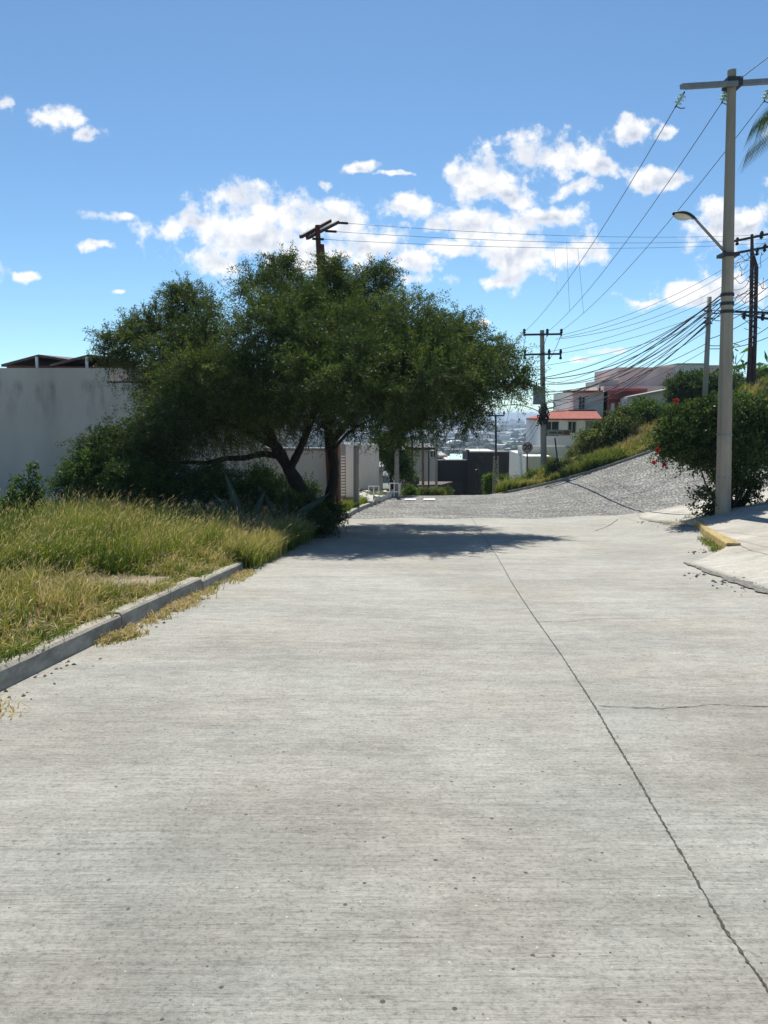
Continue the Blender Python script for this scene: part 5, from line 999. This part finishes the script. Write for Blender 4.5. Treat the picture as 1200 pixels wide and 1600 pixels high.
# remaining far city and its trees as masses
rg = np.random.default_rng(8); n = 2600; Yv = 1500*(4.6)**rg.uniform(0, 1, n); Xv = Yv*rg.uniform(-.6, .75, n); s = rg.uniform(6, 26, n); hgt = rg.uniform(3, 12, n); mb = MB(); zf = z0(Yv)-.3
ca = [(-1,-1,0),(1,-1,0),(1,1,0),(-1,1,0),(-1,-1,1),(1,-1,1),(1,1,1),(-1,1,1)]; ca = np.array(ca, float)
Vc = np.stack([Xv[:, None]+ca[None, :, 0]*s[:, None], Yv[:, None]+ca[None, :, 1]*s[:, None]*.8, zf[:, None]+ca[None, :, 2]*hgt[:, None]], -1).reshape(-1, 3)
fc = np.array([(4,5,6,7),(0,1,5,4),(1,2,6,5),(2,3,7,6),(3,0,4,7)]); Qc = (np.arange(n)[:, None, None]*8+fc[None]).reshape(-1, 4)
mcity = leafmat('far_city_walls', [(0, (.16, .15, .14)), (.5, (.42, .41, .39)), (1, (.75, .74, .72))], 0)
o = npmesh('far_city', Vc, Qc, mcity, attr=np.repeat(rg.uniform(0, 1, n)**1.3, 8), base=(0, 3000, -45)); tag(o, 'countless pale far off buildings fading into the haze', 'city', kind='stuff')
def tufts(name, cx, cy, r_, lab_, mat='farleaf'):
    N = len(cx); ico = []
    k1 = 7; k2 = 4
    for i in range(k2+1):
        ph_ = math.pi*i/k2
        for j in range(k1): ico.append((math.sin(ph_)*math.cos(2*math.pi*j/k1), math.sin(ph_)*math.sin(2*math.pi*j/k1), math.cos(ph_)))
    ico = np.array(ico); V = ico[None]*r_[:, None, None]*np.random.default_rng(1).uniform(.7, 1.25, (N, len(ico), 1)); V[..., 2] *= .8
    V += np.stack([cx, cy, T(cx, cy)+r_*.45], 1)[:, None]
    q = [(i*k1+j, i*k1+(j+1) % k1, (i+1)*k1+(j+1) % k1, (i+1)*k1+j) for i in range(k2) for j in range(k1)]
    Q = (np.arange(N)[:, None, None]*len(ico)+np.array(q)[None]).reshape(-1, 4)
    return tag(npmesh(name, V.reshape(-1, 3), Q, M[mat], base=(float(cx.mean()), float(cy.mean()), -40)), lab_, 'trees', kind='stuff')
n = 5200; Yv = 420*(11.)**rg.uniform(0, 1, n); Xv = Yv*rg.uniform(-.5, .6, n); kp = fbm(Xv, Yv*.35, .012, 4)+rg.normal(0, .35, n) > -.1; tufts('city_trees', Xv[kp], Yv[kp], rg.uniform(3, 7, kp.sum())*(1+Yv[kp]/2500), 'dark belts of trees between the hazy city buildings')
n = 420; Yv = rg.uniform(100, 420, n); Xv = Yv*rg.uniform(-.3, .5, n); tufts('hillside_trees', Xv, Yv, rg.uniform(2, 4.5, n), 'dark wood on the slope below the street')
# hills on the horizon
ang = np.linspace(-1.1, 1.1, 160); rr_ = np.array((6800., 7600., 8200.)); hh = np.array((0., 1., .15))
prof = 40+22*np.sin(ang*7+1)+14*np.sin(ang*17)+8*np.sin(ang*41)
X = np.sin(ang)[None]*rr_[:, None]; Y = np.cos(ang)[None]*rr_[:, None]; Z = -44+hh[:, None]*prof[None]; grid('horizon_hills', X, Y, Z, M['hill'])
# ------------------------------------------------------------ haze
hz_ = MB().box((-9600, -120, -48), (9600, 9200, 24)); m = bpy.data.materials.new('haze'); m.use_nodes = True; n = m.node_tree.nodes; l = m.node_tree.links; n.remove(n['Principled BSDF'])
pv = n.new('ShaderNodeVolumePrincipled'); pv.inputs['Color'].default_value = (.62, .78, 1.0, 1); pv.inputs['Density'].default_value = 2.0e-4; pv.inputs['Anisotropy'].default_value = .2; l.new(pv.outputs[0], n['Material Output'].inputs['Volume'])
o = hz_.build('haze', m); o['kind'] = 'stuff'; o['label'] = 'thin blue daytime haze over the valley'
